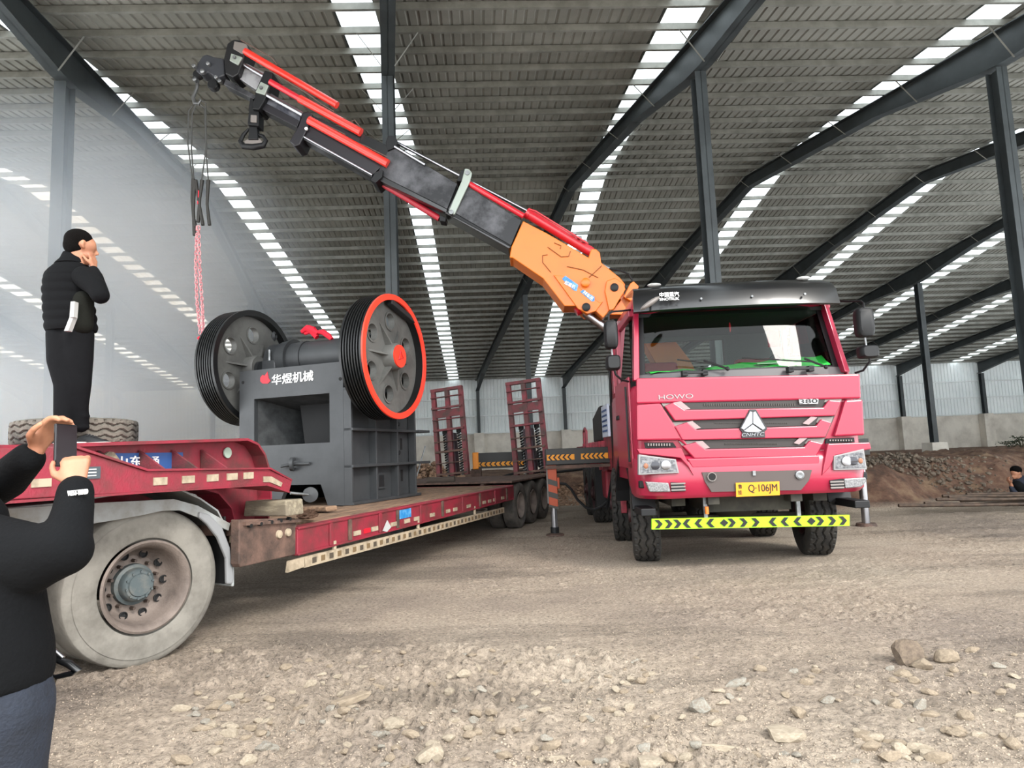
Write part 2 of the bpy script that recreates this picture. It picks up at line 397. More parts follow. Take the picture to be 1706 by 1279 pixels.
for k in range(-3, 9):
    fr = shed_thing('roof_frame', frame_names.get(k, 'dark steel roof frame, one of the repeated portals')); fr['group'] = 'steel portal frames of the shed'
    stations = [NEARY, ROW1-3.2, ROW1-.3, ROW1+.3, ROW1+3.2, RIDGE, ROW2-3.2, ROW2-.3, ROW2+.3, ROW2+3.2, WALLY-3.4, WALLY-.1]
    mb = MB()
    for sec in ('b', 'w', 't'):
        rings = []
        for y in stations:
            x = rafter_x(k, y); zt = roof_z(y)-.15; zb = zt-depth(y)
            hw, z0, z1 = {'b': (.13, zb, zb+.02), 'w': (.01, zb, zt), 't': (.13, zt-.02, zt)}[sec]
            rings.append([(x-hw, y, z0), (x+hw, y, z0), (x+hw, y, z1), (x-hw, y, z1)])
        mb.loft(rings)
    mb.build('rafter', COLM, fr)
    for row, zf in ((ROW1, -.3), (ROW2, 1.06), (WALLY-.3, 2.8)):
        x = rafter_x(k, row); zt = roof_z(row)-.22-depth(row)+.05
        ibeam(MB(), (x, row, zf), (x, row, zt), .22, .30).build('column', COLM, fr)
        if row == ROW2: MB().prism([(x+a, row+b_, -.2) for a, b_ in ((-.42, -.42), (.42, -.42), (.42, .42), (-.42, .42))], 1, [(x+a, row+b_, 1.08) for a, b_ in ((-.36, -.36), (.36, -.36), (.36, .36), (-.36, .36))]).build('plinth', CONC, fr)
        if row > 40: MB().box(x-.35, x+.35, WALLY-.62, WALLY-.02, -.3, 2.86).build('plinth', CONC, fr)
    # fly braces from purlin to the rafter's lower flange
    if -1 <= k <= 6:
        for j, y in enumerate(np.arange(9.4, 45, 1.58*1.5)):
            y = float(y); x = rafter_x(k, y); zt = roof_z(y)-.22
            for sgn in (-1, 1):
                MB().prism([(x+sgn*.12, y-.01, zt-depth(y)+.02), (x+sgn*.12, y+.02, zt-depth(y)+.02), (x+sgn*.13, y+.02, zt-depth(y)+.02)], None, (sgn*.45, 0, depth(y)-.02)).build('fly_brace', PURL, fr, fix=False)
# back wall
wb = shed_thing('wall_back', 'back wall: concrete below, pale corrugated cladding with thin rails above')
MB().box(BXL-.3, BXR+.3, WALLY, WALLY+.3, -.4, 2.8).build('concrete_base', CONC, wb)
def clad(name, a, b_, z0f, z1f, parent, material, n_=None, flip=False):
    a = Vector(a); b_ = Vector(b_); d = b_-a; L = d.length; n_ = int(L/.25); nrm = Vector((-d.y, d.x, 0)).normalized(); ps = []
    for i in range(n_):
        for f_, o_ in ((0, 0), (.6, 0), (.7, .04), (.9, .04)): ps.append(((i+f_)/n_, o_))
    ps.append((1, 0)); k = len(ps)
    vs = [(a + d*f_ + nrm*o_) + Vector((0, 0, z0f)) for f_, o_ in ps] + [(a + d*f_ + nrm*o_) + Vector((0, 0, z1f(f_))) for f_, o_ in ps]
    return MB().add(vs, [(i, i+1, k+i+1, k+i) for i in range(k-1)]).build(name, material, parent, fix=False)
clad('cladding', (BXL, WALLY+.05, 0), (BXR, WALLY+.05, 0), 2.7, lambda f_: 6.9, wb, CLAD)
for z in (2.83, 4.05, 5.25):
    MB().box(BXL, BXR, WALLY-.14, WALLY+.04, z, z+.07).build('rail', mat('rail_white', '#d5dada', .4, .2), wb)
# gable walls, following the first and the last frame
for nm, k, lab in (('wall_left', -3, 'bright corrugated gable wall at the far left'), ('wall_right', 9, 'corrugated gable wall at the far right')):
    wl = shed_thing(nm, lab); off = -.25 if k < 0 else .25
    for ya, yb in ((ROW1-4, RIDGE), (RIDGE, WALLY)):
        a = (rafter_x(k, ya)+off, ya, 0); b_ = (rafter_x(k, yb)+off, yb, 0)
        clad('cladding', a, b_, 2.7, lambda f_, ya=ya, yb=yb: roof_z(ya+(yb-ya)*f_)-.03, wl, CLAD)
    x0, x1 = rafter_x(k, ROW1-4)+off, rafter_x(k, WALLY)+off
    MB().prism([(x0, ROW1-4, -.3), (x1, WALLY, -.3), (x1+off, WALLY, -.3), (x0+off, ROW1-4, -.3)], None, (0, 0, 3.1)).build('concrete_base', CONC, wl)

# ------------------------------------------------------------------ shared wheels
def tyre_mb(R=.54, r=.29, hw=.15, n=120, tread=0, seed=0):
    """axis along x, centred; tread>0 cuts zigzag grooves and shoulder lugs"""
    pts = [(-hw*.55, r), (-hw*.8, r+.02), (-hw*1.04, r+(R-r)*.35), (-hw*1.06, r+(R-r)*.62), (-hw*.98, R-.035), (-hw*.9, R-.012)]
    m_ = 26 if tread else 6
    tr = [(-hw*.86 + 2*hw*.86*i/m_, R) for i in range(m_+1)]
    prof = pts + tr + [(-a, b_) for a, b_ in pts[::-1]]
    mb = MB(); vs = []
    for a, rr in prof:
        for j in range(n):
            t = 2*math.pi*j/n; q = rr
            if tread and rr >= R-.001:
                tri = abs(((j/5) % 2)-1)-.5
                for gx in (-.5, 0, .5):
                    if abs(a - gx*hw - tri*.028) < .0075: q -= .022
                if abs(a) > hw*.72 and j % 5 == 0: q -= .02
                q -= .012*(a/hw)**4
            elif not tread and rr >= R-.001: q -= .01*(a/hw)**2
            vs.append((a, q*math.sin(t), q*math.cos(t)))
    k = len(prof); mb.add(vs, [(i*n+j, i*n+(j+1) % n, (i+1)*n+(j+1) % n, (i+1)*n+j) for i in range(k-1) for j in range(n)])
    mb.add([], []); return mb
def rim_mb(r=.29, hw=.12, dish=.1, out=1):
    """out: +1 the visible side looks along +x"""
    s_ = out; mb = MB()
    mb.lathe([(s_*(hw+.005), r+.012), (s_*(hw+.012), r), (s_*(hw-.005), r-.012), (s_*(hw-.02), r-.03), (s_*(hw-.07), r-.05), (s_*(hw-dish-.02), r-.062), (s_*(hw-dish-.045), r-.085), (s_*(hw-dish-.03), r-.13), (s_*(hw-dish-.02), .10), (s_*(hw-dish-.02), 0)], (0, 0, 0), n=48, cap=False)
    mb.lathe([(-s_*hw, r+.01), (-s_*hw*.4, r-.05), (-s_*hw*.2, 0)], (0, 0, 0), n=24, cap=False)
    return mb

# ------------------------------------------------------------------ crane truck
T = Fr((2.55, 7.07, 0), 1.2)
truck = thing('crane_truck', T.o, 1.2, 'red eight-wheel truck with black roof visor and a raised knuckle-boom crane', 'truck')
def P2(pts, yl, F=T): return [(lambda v: (v.x, v.z))(F.y(px, py, yl)) for px, py in pts]
# cab shell ---------------------------------------------------------------
cab = None
def section(z, hw, yf, yb, r): return [(x, y, z) for x, y in rrect(hw, yf, yb, r, 5)]
mb = MB(); mb.loft([section(.98, 1.20, .14, 2.05, .18), section(1.30, 1.235, .10, 2.05, .22), section(1.62, 1.235, .09, 2.05, .24), section(1.98, 1.225, .12, 2.05, .25), section(2.03, 1.21, .14, 2.05, .25), section(2.05, 1.19, .17, 2.05, .25)])
cab = mb.build('cab_body', RED, truck, smooth=True)
# belt crease of the front panel
v = P2([(1058, 664), (1430, 659), (1431, 655), (1058, 660)], .08)
# rear wall with its window, roof, pillars
W0, W1 = 2.14, 2.96
mb = MB(); yb = 2.0
mb.box(-1.18, 1.18, yb-.05, yb+.03, W0, 2.32); mb.box(-1.16, 1.16, yb-.05, yb+.03, 2.80, 3.0); mb.box(-1.18, -.78, yb-.05, yb+.03, 2.3, 2.82); mb.box(.35, 1.18, yb-.05, yb+.03, 2.3, 2.82)
mb.build('cab_rear_wall', mat('cab_inner', '#3a3c3c', .8), truck)
mb = MB(); mb.loft([[(x, y, z) for x, y in rrect(hw, yf, 2.04, r, 5)] for z, hw, yf, r in ((2.90, 1.12, .48, .2), (2.97, 1.13, .38, .2), (3.10, 1.11, .42, .22), (3.19, 1.02, .5, .25), (3.21, .9, .6, .25))])
mb.build('cab_roof', RED, truck, smooth=True)
MB().box(-1.08, 1.08, .48, 1.98, 2.86, 2.9).build('headliner', mat('headliner', '#26282a', .9), truck)
MB().box(-1.1, 1.1, .45, 1.98, 1.7, 1.78).build('cab_floor', mat('headliner', '#26282a'), truck)
pil = []
for s_ in (-1, 1):
    a0, a1 = Vector((s_*1.165, .26, 2.10)), Vector((s_*1.085, .47, 2.95))
    mb = MB(); mb.prism([a0+Vector(q) for q in ((-.035, -.05, 0), (.035, -.02, 0), (.035, .10, 0), (-.035, .08, 0))], 1, [a1+Vector(q) for q in ((-.03, -.05, 0), (.03, -.02, 0), (.03, .10, 0), (-.03, .08, 0))])
    mb.build('pillar', RED, truck, bevel=.01)
    MB().box(s_*1.17-.03, s_*1.17+.03, 1.42, 1.60, 2.1, 2.96).build('pillar', RED, truck, bevel=.01)
    MB().box(s_*1.17-.03, s_*1.17+.03, 1.9, 2.04, 2.1, 2.96).build('pillar', RED, truck, bevel=.01)
    MB().box(s_*1.14-.03, s_*1.14+.03, .5, 2.02, 2.88, 2.97).build('roof_rail', RED, truck, bevel=.01)
    # door with its side glass, handle and seams
    d = MB().px([(.36, 1.12), (1.48, 1.12), (1.48, 2.16), (.36, 2.16)], s_*1.215, s_*1.245).build('door', RED, truck, bevel=.012)
    MB().box(s_*1.25-.012, s_*1.25+.012, 1.2, 1.4, 1.72, 1.77).build('door_handle', PLAST, d, bevel=.006)
    MB().prism([(s_*1.18, .42, 2.15), (s_*1.18, 1.42, 2.15), (s_*1.13, 1.42, 2.89), (s_*1.13, .70, 2.89)], None, (s_*.008, 0, 0)).build('door_window', GLASS, d, fix=False)
    MB().cyl((s_*1.27, .40, 1.2), (s_*1.27, .40, 2.05), .012).build('grab_rail', PLAST, truck)
    # wheel arch trim and steps behind the bumper
    mb = MB(); pts = [(1.3+.68*math.cos(t), .55+.68*math.sin(t)) for t in np.linspace(.15, math.pi-.15, 14)]
    for i in range(13): mb.px([pts[i], pts[i+1], (1.3+(pts[i+1][0]-1.3)*1.1, .55+(pts[i+1][1]-.55)*1.1), (1.3+(pts[i][0]-1.3)*1.1, .55+(pts[i][1]-.55)*1.1)], s_*.98, s_*1.24)
    mb.build('wheel_arch', PLAST, truck)
    mb = MB(); mb.box(s_*1.06, s_*1.22, .12, .62, .62, .70).box(s_*1.06, s_*1.22, .12, .55, .92, 1.0).build('step', PLAST, truck, bevel=.01)
# windscreen, its black border, cowl strip
def ws(px, py, yl): v = T.y(px, py, yl); return (v.x, v.y, v.z)
def ws_ring(x, z0, z1, dz=0):
    return None
wsz = [(2.19, .205), (2.95, .525)]
def wpt(x, f_):   # curved pane: f_ 0 at the foot, 1 at the head
    z = 2.16 + (2.93-2.16)*f_; hw = 1.13-.06*f_; yy = .205 + .20*f_
    return Vector((x*hw, yy + .14*abs(x)**3, z))
mb = MB(); N_ = 14; vs = [wpt(-1+2*i/N_, j/4) for j in range(5) for i in range(N_+1)]
mb.add(vs, [(j*(N_+1)+i, j*(N_+1)+i+1, (j+1)*(N_+1)+i+1, (j+1)*(N_+1)+i) for j in range(4) for i in range(N_)])
mb.build('windscreen', GLASS, truck, smooth=True, fix=False)
mb = MB()
for x0, x1, f0, f1 in ((-1.02, 1.02, -.02, .035), (-1.02, 1.02, .96, 1.03), (-1.03, -.93, -.02, 1.03), (.93, 1.03, -.02, 1.03)):
    k = 12 if x1-x0 > 1 else 2; g_ = [[wpt(x0+(x1-x0)*i/k, f_)+Vector((0, o_, 0)) for i in range(k+1)] for f_, o_ in ((f0, -.006), (f1, -.006), (f1, .008), (f0, .008))]
    for i in range(k):
        for a in range(4): mb.add([g_[a][i], g_[a][i+1], g_[(a+1) % 4][i+1], g_[(a+1) % 4][i]], [(0, 1, 2, 3)])
mb.build('windscreen_seal', PLAST, truck)
mb = MB(); k = 12
r_ = [[(-1.16+2.32*i/k, y_ + .14*abs(-1+2*i/k)**3, z_) for i in range(k+1)] for y_, z_ in ((.17, 2.035), (.155, 2.05), (.20, 2.17), (.25, 2.17))]
for a in range(3):
    for i in range(k): mb.add([r_[a][i], r_[a][i+1], r_[a+1][i+1], r_[a+1][i]], [(0, 1, 2, 3)])
mb.build('cowl', mat('cowl_grey', '#4a4749', .5), truck, smooth=True)
# visor: black, two-tier, leaning forward over the glass
def bow(x): return .13*abs(x)**2.5
def strip(prof, hw, material, name, parent, k=16, smooth_=True):
    mb = MB(); n_ = len(prof); vs = []
    for i in range(k+1):
        u = -1+2*i/k
        vs += [(u*(hw if not callable(hw) else hw(z)), y + bow(u), z) for y, z in prof]
    fs = [(i*n_+j, i*n_+(j+1) % n_, (i+1)*n_+(j+1) % n_, (i+1)*n_+j) for i in range(k) for j in range(n_)] + [tuple(range(n_)), tuple(range(k*n_, (k+1)*n_))]
    mb.add(vs, fs); return mb.build(name, material, parent, smooth=smooth_)
vis = strip([(.12, 2.86), (.095, 2.875), (.14, 3.05), (.19, 3.13), (.34, 3.20), (.95, 3.26), (.95, 3.235), (.34, 3.16), (.2, 3.06)], lambda z: 1.155-.045*max(0, z-3)/.2, BLACKP, 'sun_visor', truck)
text('lettering', '中国重汽', WHITE, vis, T.y(1115, 490.5, .085), (1, 0, 0), (0, .2, 1), .215, .058, align='c')
text('lettering', 'SINOTRUK', WHITE, vis, T.y(1115, 498, .078), (1, 0, 0), (0, .2, 1), .215, .032)
for x in (-.88, .82): MB().ball((x, .34, 3.205), (.08, .05, .022)).build('marker_lamp', GLAZE, vis, smooth=True)
for x in (-.42, .14, .72): MB().cyl((x, .10, 2.97), (x, .13, 2.97), .012).build('screw', STEEL, vis)
# front mirror hanging at the left top corner
mb = MB(); c = T.y(1083, 505, -.02); mb.ball((0, 0, 0), (.13, .05, .03)); o = mb.build('front_mirror', GREYM, truck, smooth=True); o.location = c; o.rotation_euler = (0, -math.radians(32), 0)
MB().cyl((c.x+.02, .12, c.z), (c.x+.08, .28, c.z+.1), .012).build('mirror_arm', PLAST, truck)
# front panel: three dark slots, with red bars between and grey corners
def band(name, top, bot, yl, th, material, parent=None, bev=0):
    """polygon traced on the cab front, given real thickness"""
    pts = P2(top + bot[::-1], yl); return MB().py(pts, yl-th, yl).build(name, material, parent or truck, bevel=bev)
def z1(x, y): return (980+x/3.41, 440+y/3.41)     # reading scale of the close study
fp = band('front_panel', [z1(270, 650), z1(1533, 625)], [z1(270, 795), z1(1540, 765)], .10, .05, RED, bev=.02)
gr = band('grille', [z1(405, 790), z1(1440, 755)], [z1(590, 1090), z1(1300, 1080)], .115, .03, MESHG)
for a in (((410, 782), (1440, 752), (1432, 782), (425, 808)), ((472, 898), (1388, 868), (1378, 898), (486, 920)), ((512, 1005), (1338, 990), (1330, 1018), (530, 1030))):
    MB().py(P2([z1(*q) for q in a], .085), .07, .085).build('grille_band', GREYM, gr)
for a in (((525, 778), (1350, 750), (1325, 815), (560, 828)), ((585, 888), (1305, 868), (1285, 915), (620, 936)), ((645, 1003), (1245, 993), (1215, 1035), (675, 1048))):
    mb = MB().py(P2([z1(*q) for q in a], .083), .068, .083); s_ = mb.build('grille_slot', mat('slot_grey', '#2b2624', .6), gr)
    x0, x1, y0, y1 = a[0][0]+130, a[1][0]-170, a[0][1]+14, a[2][1]-10
    m2 = MB()
    for i in range(40):
        q = [z1(x0+(x1-x0)*(i+t)/40, y) for t, y in ((.1, y0), (.6, y0-1), (.6, y1), (.1, y1))]
        m2.py(P2(q, .067), .060, .067)
    m2.build('mesh_insert', MESHG, s_)
# red bars: raised trays with turned-up ends
for a in (((430, 808), (480, 785), (545, 828), (1330, 815), (1362, 772), (1432, 778), (1395, 862), (488, 890)),
          ((487, 922), (560, 897), (610, 940), (1290, 918), (1318, 880), (1378, 898), (1340, 985), (530, 1000)),
          ((532, 1032), (610, 1010), (662, 1050), (1222, 1038), (1255, 1000), (1330, 1018), (1290, 1092), (600, 1105))):
    MB().py(P2([z1(*q) for q in a], .06), .03, .075).build('grille_bar', RED, gr, bevel=.012)
for a in (((480, 787), (525, 778), (580, 822), (548, 828)), ((556, 897), (590, 890), (640, 930), (606, 938)), ((606, 1008), (648, 1003), (690, 1042), (660, 1050))):
    MB().py(P2([z1(*q) for q in a], .055), .045, .06).build('bar_highlight', mat('painted_highlight', '#8f7c7c', .4, .2), gr)  # pale slips painted in as highlights at the bars' turned-up ends
    if a[0][0] == 480: continue
    MB().py(P2([z1(2*928-q[0], q[1]-26) for q in a], .055), .045, .06).build('bar_highlight', mat('painted_highlight', '#8f7c7c'), gr)
# corner panels, with the V seam left between them and the grille
for a in (((270, 800), (405, 790), (575, 1050), (510, 1000), (272, 1003)), ((1447, 775), (1547, 768), (1558, 972), (1385, 980))):
    MB().py(P2([z1(*q) for q in a], .10), .045, .10).build('corner_panel', RED, truck, bevel=.02)
for a in (((318, 1012), (480, 1012), (500, 1040), (325, 1045)), ((1350, 990), (1507, 985), (1510, 1012), (1345, 1018))):
    v_ = MB().py(P2([z1(*q) for q in a], .09), .075, .10).build('corner_vent', DARK, truck)
    m2 = MB()
    for i in range(9):
        x0 = a[0][0]+20+i*15; m2.py(P2([z1(x0, a[0][1]+6), z1(x0+7, a[0][1]+6), z1(x0+7, a[2][1]-8), z1(x0, a[2][1]-8)], .07), .06, .075)
    m2.build('vent_slats', GREYM, v_)
text('maker_lettering', 'HOWO', mat('old_chrome', '#8e8484', .3, .6), truck, T.y(1126, 660.5, .045), (1, 0, 0), (0, 0, 1), .37, .05)
b_ = band('power_badge', [z1(1195, 767), z1(1305, 765)], [z1(1198, 795), z1(1303, 793)], .05, .012, mat('badge_silver', '#a8a8a8', .35, .3))
text('lettering', '380', INK, b_, T.y(1347, 668, .036), (1, 0, 0), (0, 0, 1), .19, .045)
# triangle emblem of three facets over a name plate
em = MB().py(P2([z1(*q) for q in ((915, 825), (950, 825), (1015, 935), (1000, 950), (1003, 985), (870, 988), (872, 955), (857, 935))], .03), .012, .03).build('emblem', mat('emblem_dark', '#2c2c2e', .4), truck, bevel=.004)
ES = mat('emblem_silver', '#8f9094', .35, .5)
for a in (((918, 836), (931, 842), (931, 905), (882, 942), (866, 932)), ((934, 842), (948, 836), (1005, 932), (990, 942), (934, 905)), ((932, 910), (985, 948), (962, 955), (905, 955), (880, 948))):
    MB().py(P2([z1(*q) for q in a], .008), -.006, .014).build('facet', ES, em, bevel=.003)
text('lettering', 'CNHTC', ES, em, T.y(1254.5, 723.5, .008), (1, 0, 0), (0, 0, 1), .24, .036, shear=.25)
# bumper: lofted bow with corners, intake, lamps
def bumper():
    mb = MB(); pts = []
    hw = 1.235
    rings = []
    for z, hw, yf, r in ((.80, 1.205, .06, .3), (.84, 1.235, .02, .3), (1.0, 1.245, 0, .3), (1.18, 1.245, .02, .3), (1.24, 1.235, .06, .3), (1.26, 1.2, .10, .3)):
        rings.append([(x, y, z) for x, y in rrect(hw, yf, .75, r, 6)])
    mb.loft(rings); return mb
bm_ = bumper().build('bumper', RED, truck, smooth=True)
MB().py(P2([z1(560, 1105), z1(1310, 1085), z1(1310, 1135), z1(590, 1158)], .03), .012, .08).build('bumper_ledge', RED, bm_, bevel=.012)
for a in (((270, 1050), (520, 1045), (590, 1200), (560, 1150), (515, 1100), (285, 1075)), ((1345, 1020), (1580, 1012), (1590, 1050), (1390, 1085), (1350, 1160), (1310, 1200))):
    MB().py(P2([z1(*q) for q in a], .06), -.015, .06).build('lamp_brow', RED, bm_, bevel=.01)
for s_, a in ((-1, ((284, 1080), (497, 1108), (515, 1186), (284, 1197))), (1, ((1392, 1088), (1562, 1048), (1580, 1166), (1392, 1170)))):
    q = P2([z1(*k_) for k_ in a], -.01)
    hl = MB().py(q, -.028, .05).build('headlight', mat('lamp_rim', '#858383', .4), bm_, bevel=.006)
    cx = sum(v[0] for v in q)/4; cz = sum(v[1] for v in q)/4
    q2 = [(cx+(v[0]-cx)*.9, cz+(v[1]-cz)*.82) for v in q]
    MB().py(q2, -.032, -.02).build('lamp_bowl', mat('lamp_chrome', '#4a4b4f', .25, .5, '#808082', 40, .5), hl)
    for dx, r_ in ((s_*.03, .045), (-s_*.06+.02, .05)):
        MB().lathe([(-.055, r_*.6), (-.05, r_), (-.034, r_)], (cx+dx, 0, cz), (0, 1, 0), 20).build('lamp_lens', mat('lens_dark', '#3b3b40', .1, .3) if dx*s_ > 0 else CHROME, hl, smooth=True)
    MB().ball((q[0][0]+.07 if s_ < 0 else q[1][0]-.05, -.034, cz+.0), (.025, .006, .03)).build('turn_lamp', mat('amber_dim', '#8a5a40', .3), hl, smooth=True)
for a, sl in ((((1075, 802), (1113, 804), (1117, 819), (1082, 819)), ((1117, 803), (1138, 804), (1142, 818), (1119, 819))), (((1405, 797), (1441, 795), (1443, 801), (1434, 811), (1407, 813)), ((1382, 800), (1404, 797), (1405, 814), (1385, 815)))):
    f_ = MB().py(P2(a, .0), -.02, .05).build('fog_lamp', mat('fog_glass', '#626263', .3, .2, '#8a8a8a', 60, .5), bm_, bevel=.01)
    g_ = MB().py(P2(sl, .0), -.008, .05).build('lamp_grate', PLAST, bm_)
    for i in range(3):
        z_ = P2([sl[0], sl[2]], 0); zz = z_[1][1] + (z_[0][1]-z_[1][1])*(i+.5)/3; x_ = [v[0] for v in P2(sl, 0)]
        MB().box(min(x_), max(x_), -.02, 0, zz-.008, zz+.008).build('slat', GREYM, g_)
mb = MB().py(P2([(1169, 786.5), (1352, 782.6), (1347, 800), (1334, 816), (1185, 819), (1174, 802)], .0), -.012, .04); it = mb.build('intake', mat('intake_grey', '#4a413e', .6), bm_)
MB().lathe([(-.02, .035), (-.035, .04), (-.035, .048), (-.012, .05)], T.y(1185, 794, 0), (0, 1, 0), 20).build('tow_eye', GREYM, it)
MB().cyl((T.y(1185, 794, 0).x, -.03, T.y(1185, 794, 0).z), (T.y(1185, 794, 0).x, -.014, T.y(1185, 794, 0).z), .037).build('tow_hole', DARK, it)
v = T.y(1331, 791, 0); MB().lathe([(-.03, 0), (-.034, .03), (-.03, .045), (-.012, .05)], v, (0, 1, 0), 20).build('round_cap', STEEL, it)
v = T.y(1255, 787, 0); MB().box(v.x-.015, v.x+.015, -.03, -.01, v.z-.03, v.z+.02).build('latch', STEEL, it)
q = P2([(1225.6, 804), (1298, 801.5), (1299, 824.5), (1226.5, 827.5)], -.03); pl_ = MB().py(q, -.035, -.028).build('number_plate', YELL, truck)
v = T.y(1271, 814.3, -.036); text('lettering', 'Q·106JM', INK, pl_, v, (1, 0, 0), (0, 0, 1), .30, .10)
v = T.y(1233, 810, -.036); text('lettering', '鲁', INK, pl_, v, (1, 0, 0), (0, 0, 1), .04, .045)
v = T.y(1233, 820, -.036); text('lettering', '挂', INK, pl_, v, (1, 0, 0), (0, 0, 1), .04, .045)
# lime warning board with black chevrons
q = P2([(1085.5, 864), (1414.6, 857.5), (1414.6, 875.5), (1085.5, 881.5)], .18); lb = MB().py(q, .17, .20).build('warning_board', LIME, truck)
def chev(mb, x, z, h, w, dr, yl, th=.006):
    mb.py([(x, z+h), (x+w, z+h), (x+w+dr*h*.9, z), (x+w, z-h), (x, z-h), (x+dr*h*.9, z)][::1], yl-th, yl)
L0, L1 = q[0], q[1]
for u, dr in [(.03, 1), (.08, 1), (.125, 1), (.175, -1), (.235, -1), (.295, -1), (.40, 1), (.46, 1), (.52, 1), (.61, -1), (.67, -1), (.735, -1), (.845, 1), (.905, 1), (.96, 1)]:
    mb = MB(); x = L0[0]+(L1[0]-L0[0])*u; z = (q[0][1]+q[3][1])/2*(1-u)+(q[1][1]+q[2][1])/2*u
    chev(mb, x-(.035 if dr > 0 else -.0), z, .045, .045, dr, .168); mb.build('chevron', INK, lb)
for u in (.365, .805):
    x = L0[0]+(L1[0]-L0[0])*u; z = (q[0][1]+q[3][1])/2*(1-u)+(q[1][1]+q[2][1])/2*u
    MB().py([(x-.045, z), (x, z+.04), (x+.045, z), (x, z-.04)], .162, .17).build('diamond', INK, lb)
for px_ in (1175, 1330): v = T.y(px_, 845, .2); MB().box(v.x-.02, v.x+.02, .19, .23, .5, .86).build('board_bracket', STEEL, truck)
v = T.y(1177, 851, .17); MB().cyl((v.x, .15, v.z-.03), (v.x, .15, v.z+.05), .02).build('tow_hook', AMBER, truck)
# under the bumper: axle beam, sump, radiator frame
mb = MB(); mb.box(-.45, .45, .3, 1.2, .62, 1.0).box(-.95, .95, .98, 1.10, .42, .52).box(-.5, -.38, .1, 10.2, .72, .98).box(.38, .5, .1, 10.2, .72, .98).box(-.85, -.7, .3, 1.2, .7, .9).box(.7, .85, .3, 1.2, .7, .9)
mb.build('chassis', mat('chassis_dark', '#26241f', .8, 0, '#3b3830', 5, .5), truck)
MB().ball((0.05, 1.1, .60), (.28, .4, .16)).build('engine_sump', mat('oily', '#322f29', .6), truck, smooth=True)
# cab inside: dash with a green cloth, seats, wheel, hanging charm
MB().box(-1.05, 1.05, .42, .80, 1.9, 2.14).build('dashboard', mat('dash_grey', '#303131', .7), truck)
mb = MB(); k = 24; j_ = 5; vs = []
for j in range(j_+1):
    for i in range(k+1):
        x = -1.0+2.0*i/k; y = .26+.5*j/j_
        vs.append((x, y, 2.19 + (.03+.05*min(1, max(0, (x+.35)*4))+.05*min(1, max(0, (x-.35)*4)))*min(1, j/2) + .012*math.sin(7*x+3*j) + .008*math.sin(19*x)))
mb.add(vs, [(j*(k+1)+i, j*(k+1)+i+1, (j+1)*(k+1)+i+1, (j+1)*(k+1)+i) for j in range(j_) for i in range(k)])
gc = mb.build('dash_cloth', GREENCL, truck, smooth=True, fix=False); gc.modifiers.new('s', 'SOLIDIFY').thickness = .008
mb = MB().box(.2, .45, .28, .42, 2.235, 2.243); mb.build('paper', mat('paper', '#cfd8c4', .8), truck)
for x, w_ in ((-.66, .26), (.62, .26)):
    st = MB().box(x-w_, x+w_, 1.1, 1.6, 1.75, 1.95).build('seat', SEATR, truck, bevel=.03)
    MB().box(x-w_, x+w_, 1.5, 1.65, 1.95, 2.46).build('backrest', SEATR, st, bevel=.04)
MB().lathe([(-.02, .20), (0, .225), (.02, .20), (0, .18)], (.6, .80, 2.18), (0, .5, -.8), 28, closed=True).build('steering_wheel', PLAST, truck, smooth=True)
v = T.y(1216, 545, .6); ch = MB().ball((0, 0, 0), (.012, .012, .06)).build('hanging_charm', REDCL, truck, smooth=True); ch.location = v
MB().cyl((0, 0, .05), (0, 0, .13), .002).build('string', INK, ch)
v = T.y(1290, 560, 1.7); MB().box(v.x-.08, v.x+.08, 1.72, 1.74, v.z-.14, v.z+.10).build('hanging_cloth', REDCL, truck)
# wipers
for pts, w_ in ((((1212, 614), (1172, 600), (1128, 599)), 1), (((1376, 611), (1340, 597), (1236, 596)), 1)):
    a = [T.y(px, py, yy) for (px, py), yy in zip(pts, (.13, .15, .17))]
    wp = MB().tube([a[0], a[1]], .012, 6).build('wiper', PLAST, truck)
    MB().tube([a[1]*.6+a[0]*.4 - Vector((0, .0, 0)), a[2]], .008, 6).build('wiper_blade', INK, wp)
    MB().ball(a[0], .025, 8, 6).build('wiper_pivot', PLAST, wp)
for px_, py_ in ((1157, 621), (1333, 614.5)):
    v = T.y(px_, py_, .12); gh = MB().box(v.x-.14, v.x+.14, .08, .11, v.z-.014, v.z+.014).build('front_grab_handle', PLAST, truck, bevel=.006)
    for sx in (-.11, .11): MB().box(v.x+sx-.03, v.x+sx+.03, .08, .17, v.z-.035, v.z+.03).build('mount', PLAST, gh, bevel=.008)
# side mirrors
def mirror(c1, w1, h1, c2, w2, h2, arm, yl, s_):
    def shell(c, w, h):
        rings = []
        for k_, (dy, f_) in enumerate(((-.07, .75), (-.05, .93), (0, 1), (.05, 1), (.07, .94))):
            rings.append([(c.x+w/2*f_*math.copysign(abs(math.cos(t))**.45, math.cos(t)), c.y+dy, c.z+h/2*f_*math.copysign(abs(math.sin(t))**.45, math.sin(t))) for t in np.linspace(0, 2*math.pi, 28, endpoint=False)])
        return MB().loft(rings)
    A = T.y(*c1, yl); B_ = T.y(*c2, yl)
    mo = shell(A, w1, h1).build('mirror', PLAST, truck, smooth=True)
    shell(B_, w2, h2).build('lower_mirror', PLAST, mo, smooth=True)
    MB().tube([T.y(px, py, yy) for px, py, yy in arm], .011, 8).build('mirror_arm', PLAST, mo, smooth=True)
    MB().cyl((A.x, yl+.02, A.z-h1/2+.02), (B_.x, yl+.02, B_.z), .010).build('mirror_post', STEEL, mo)
mirror((1440, 537), .185, .33, (1446.5, 586), .20, .145, [(1398, 501, .5), (1412, 502, .4), (1434, 501, .2), (1439, 505, .15), (1440, 520, .12)], .1, 1)
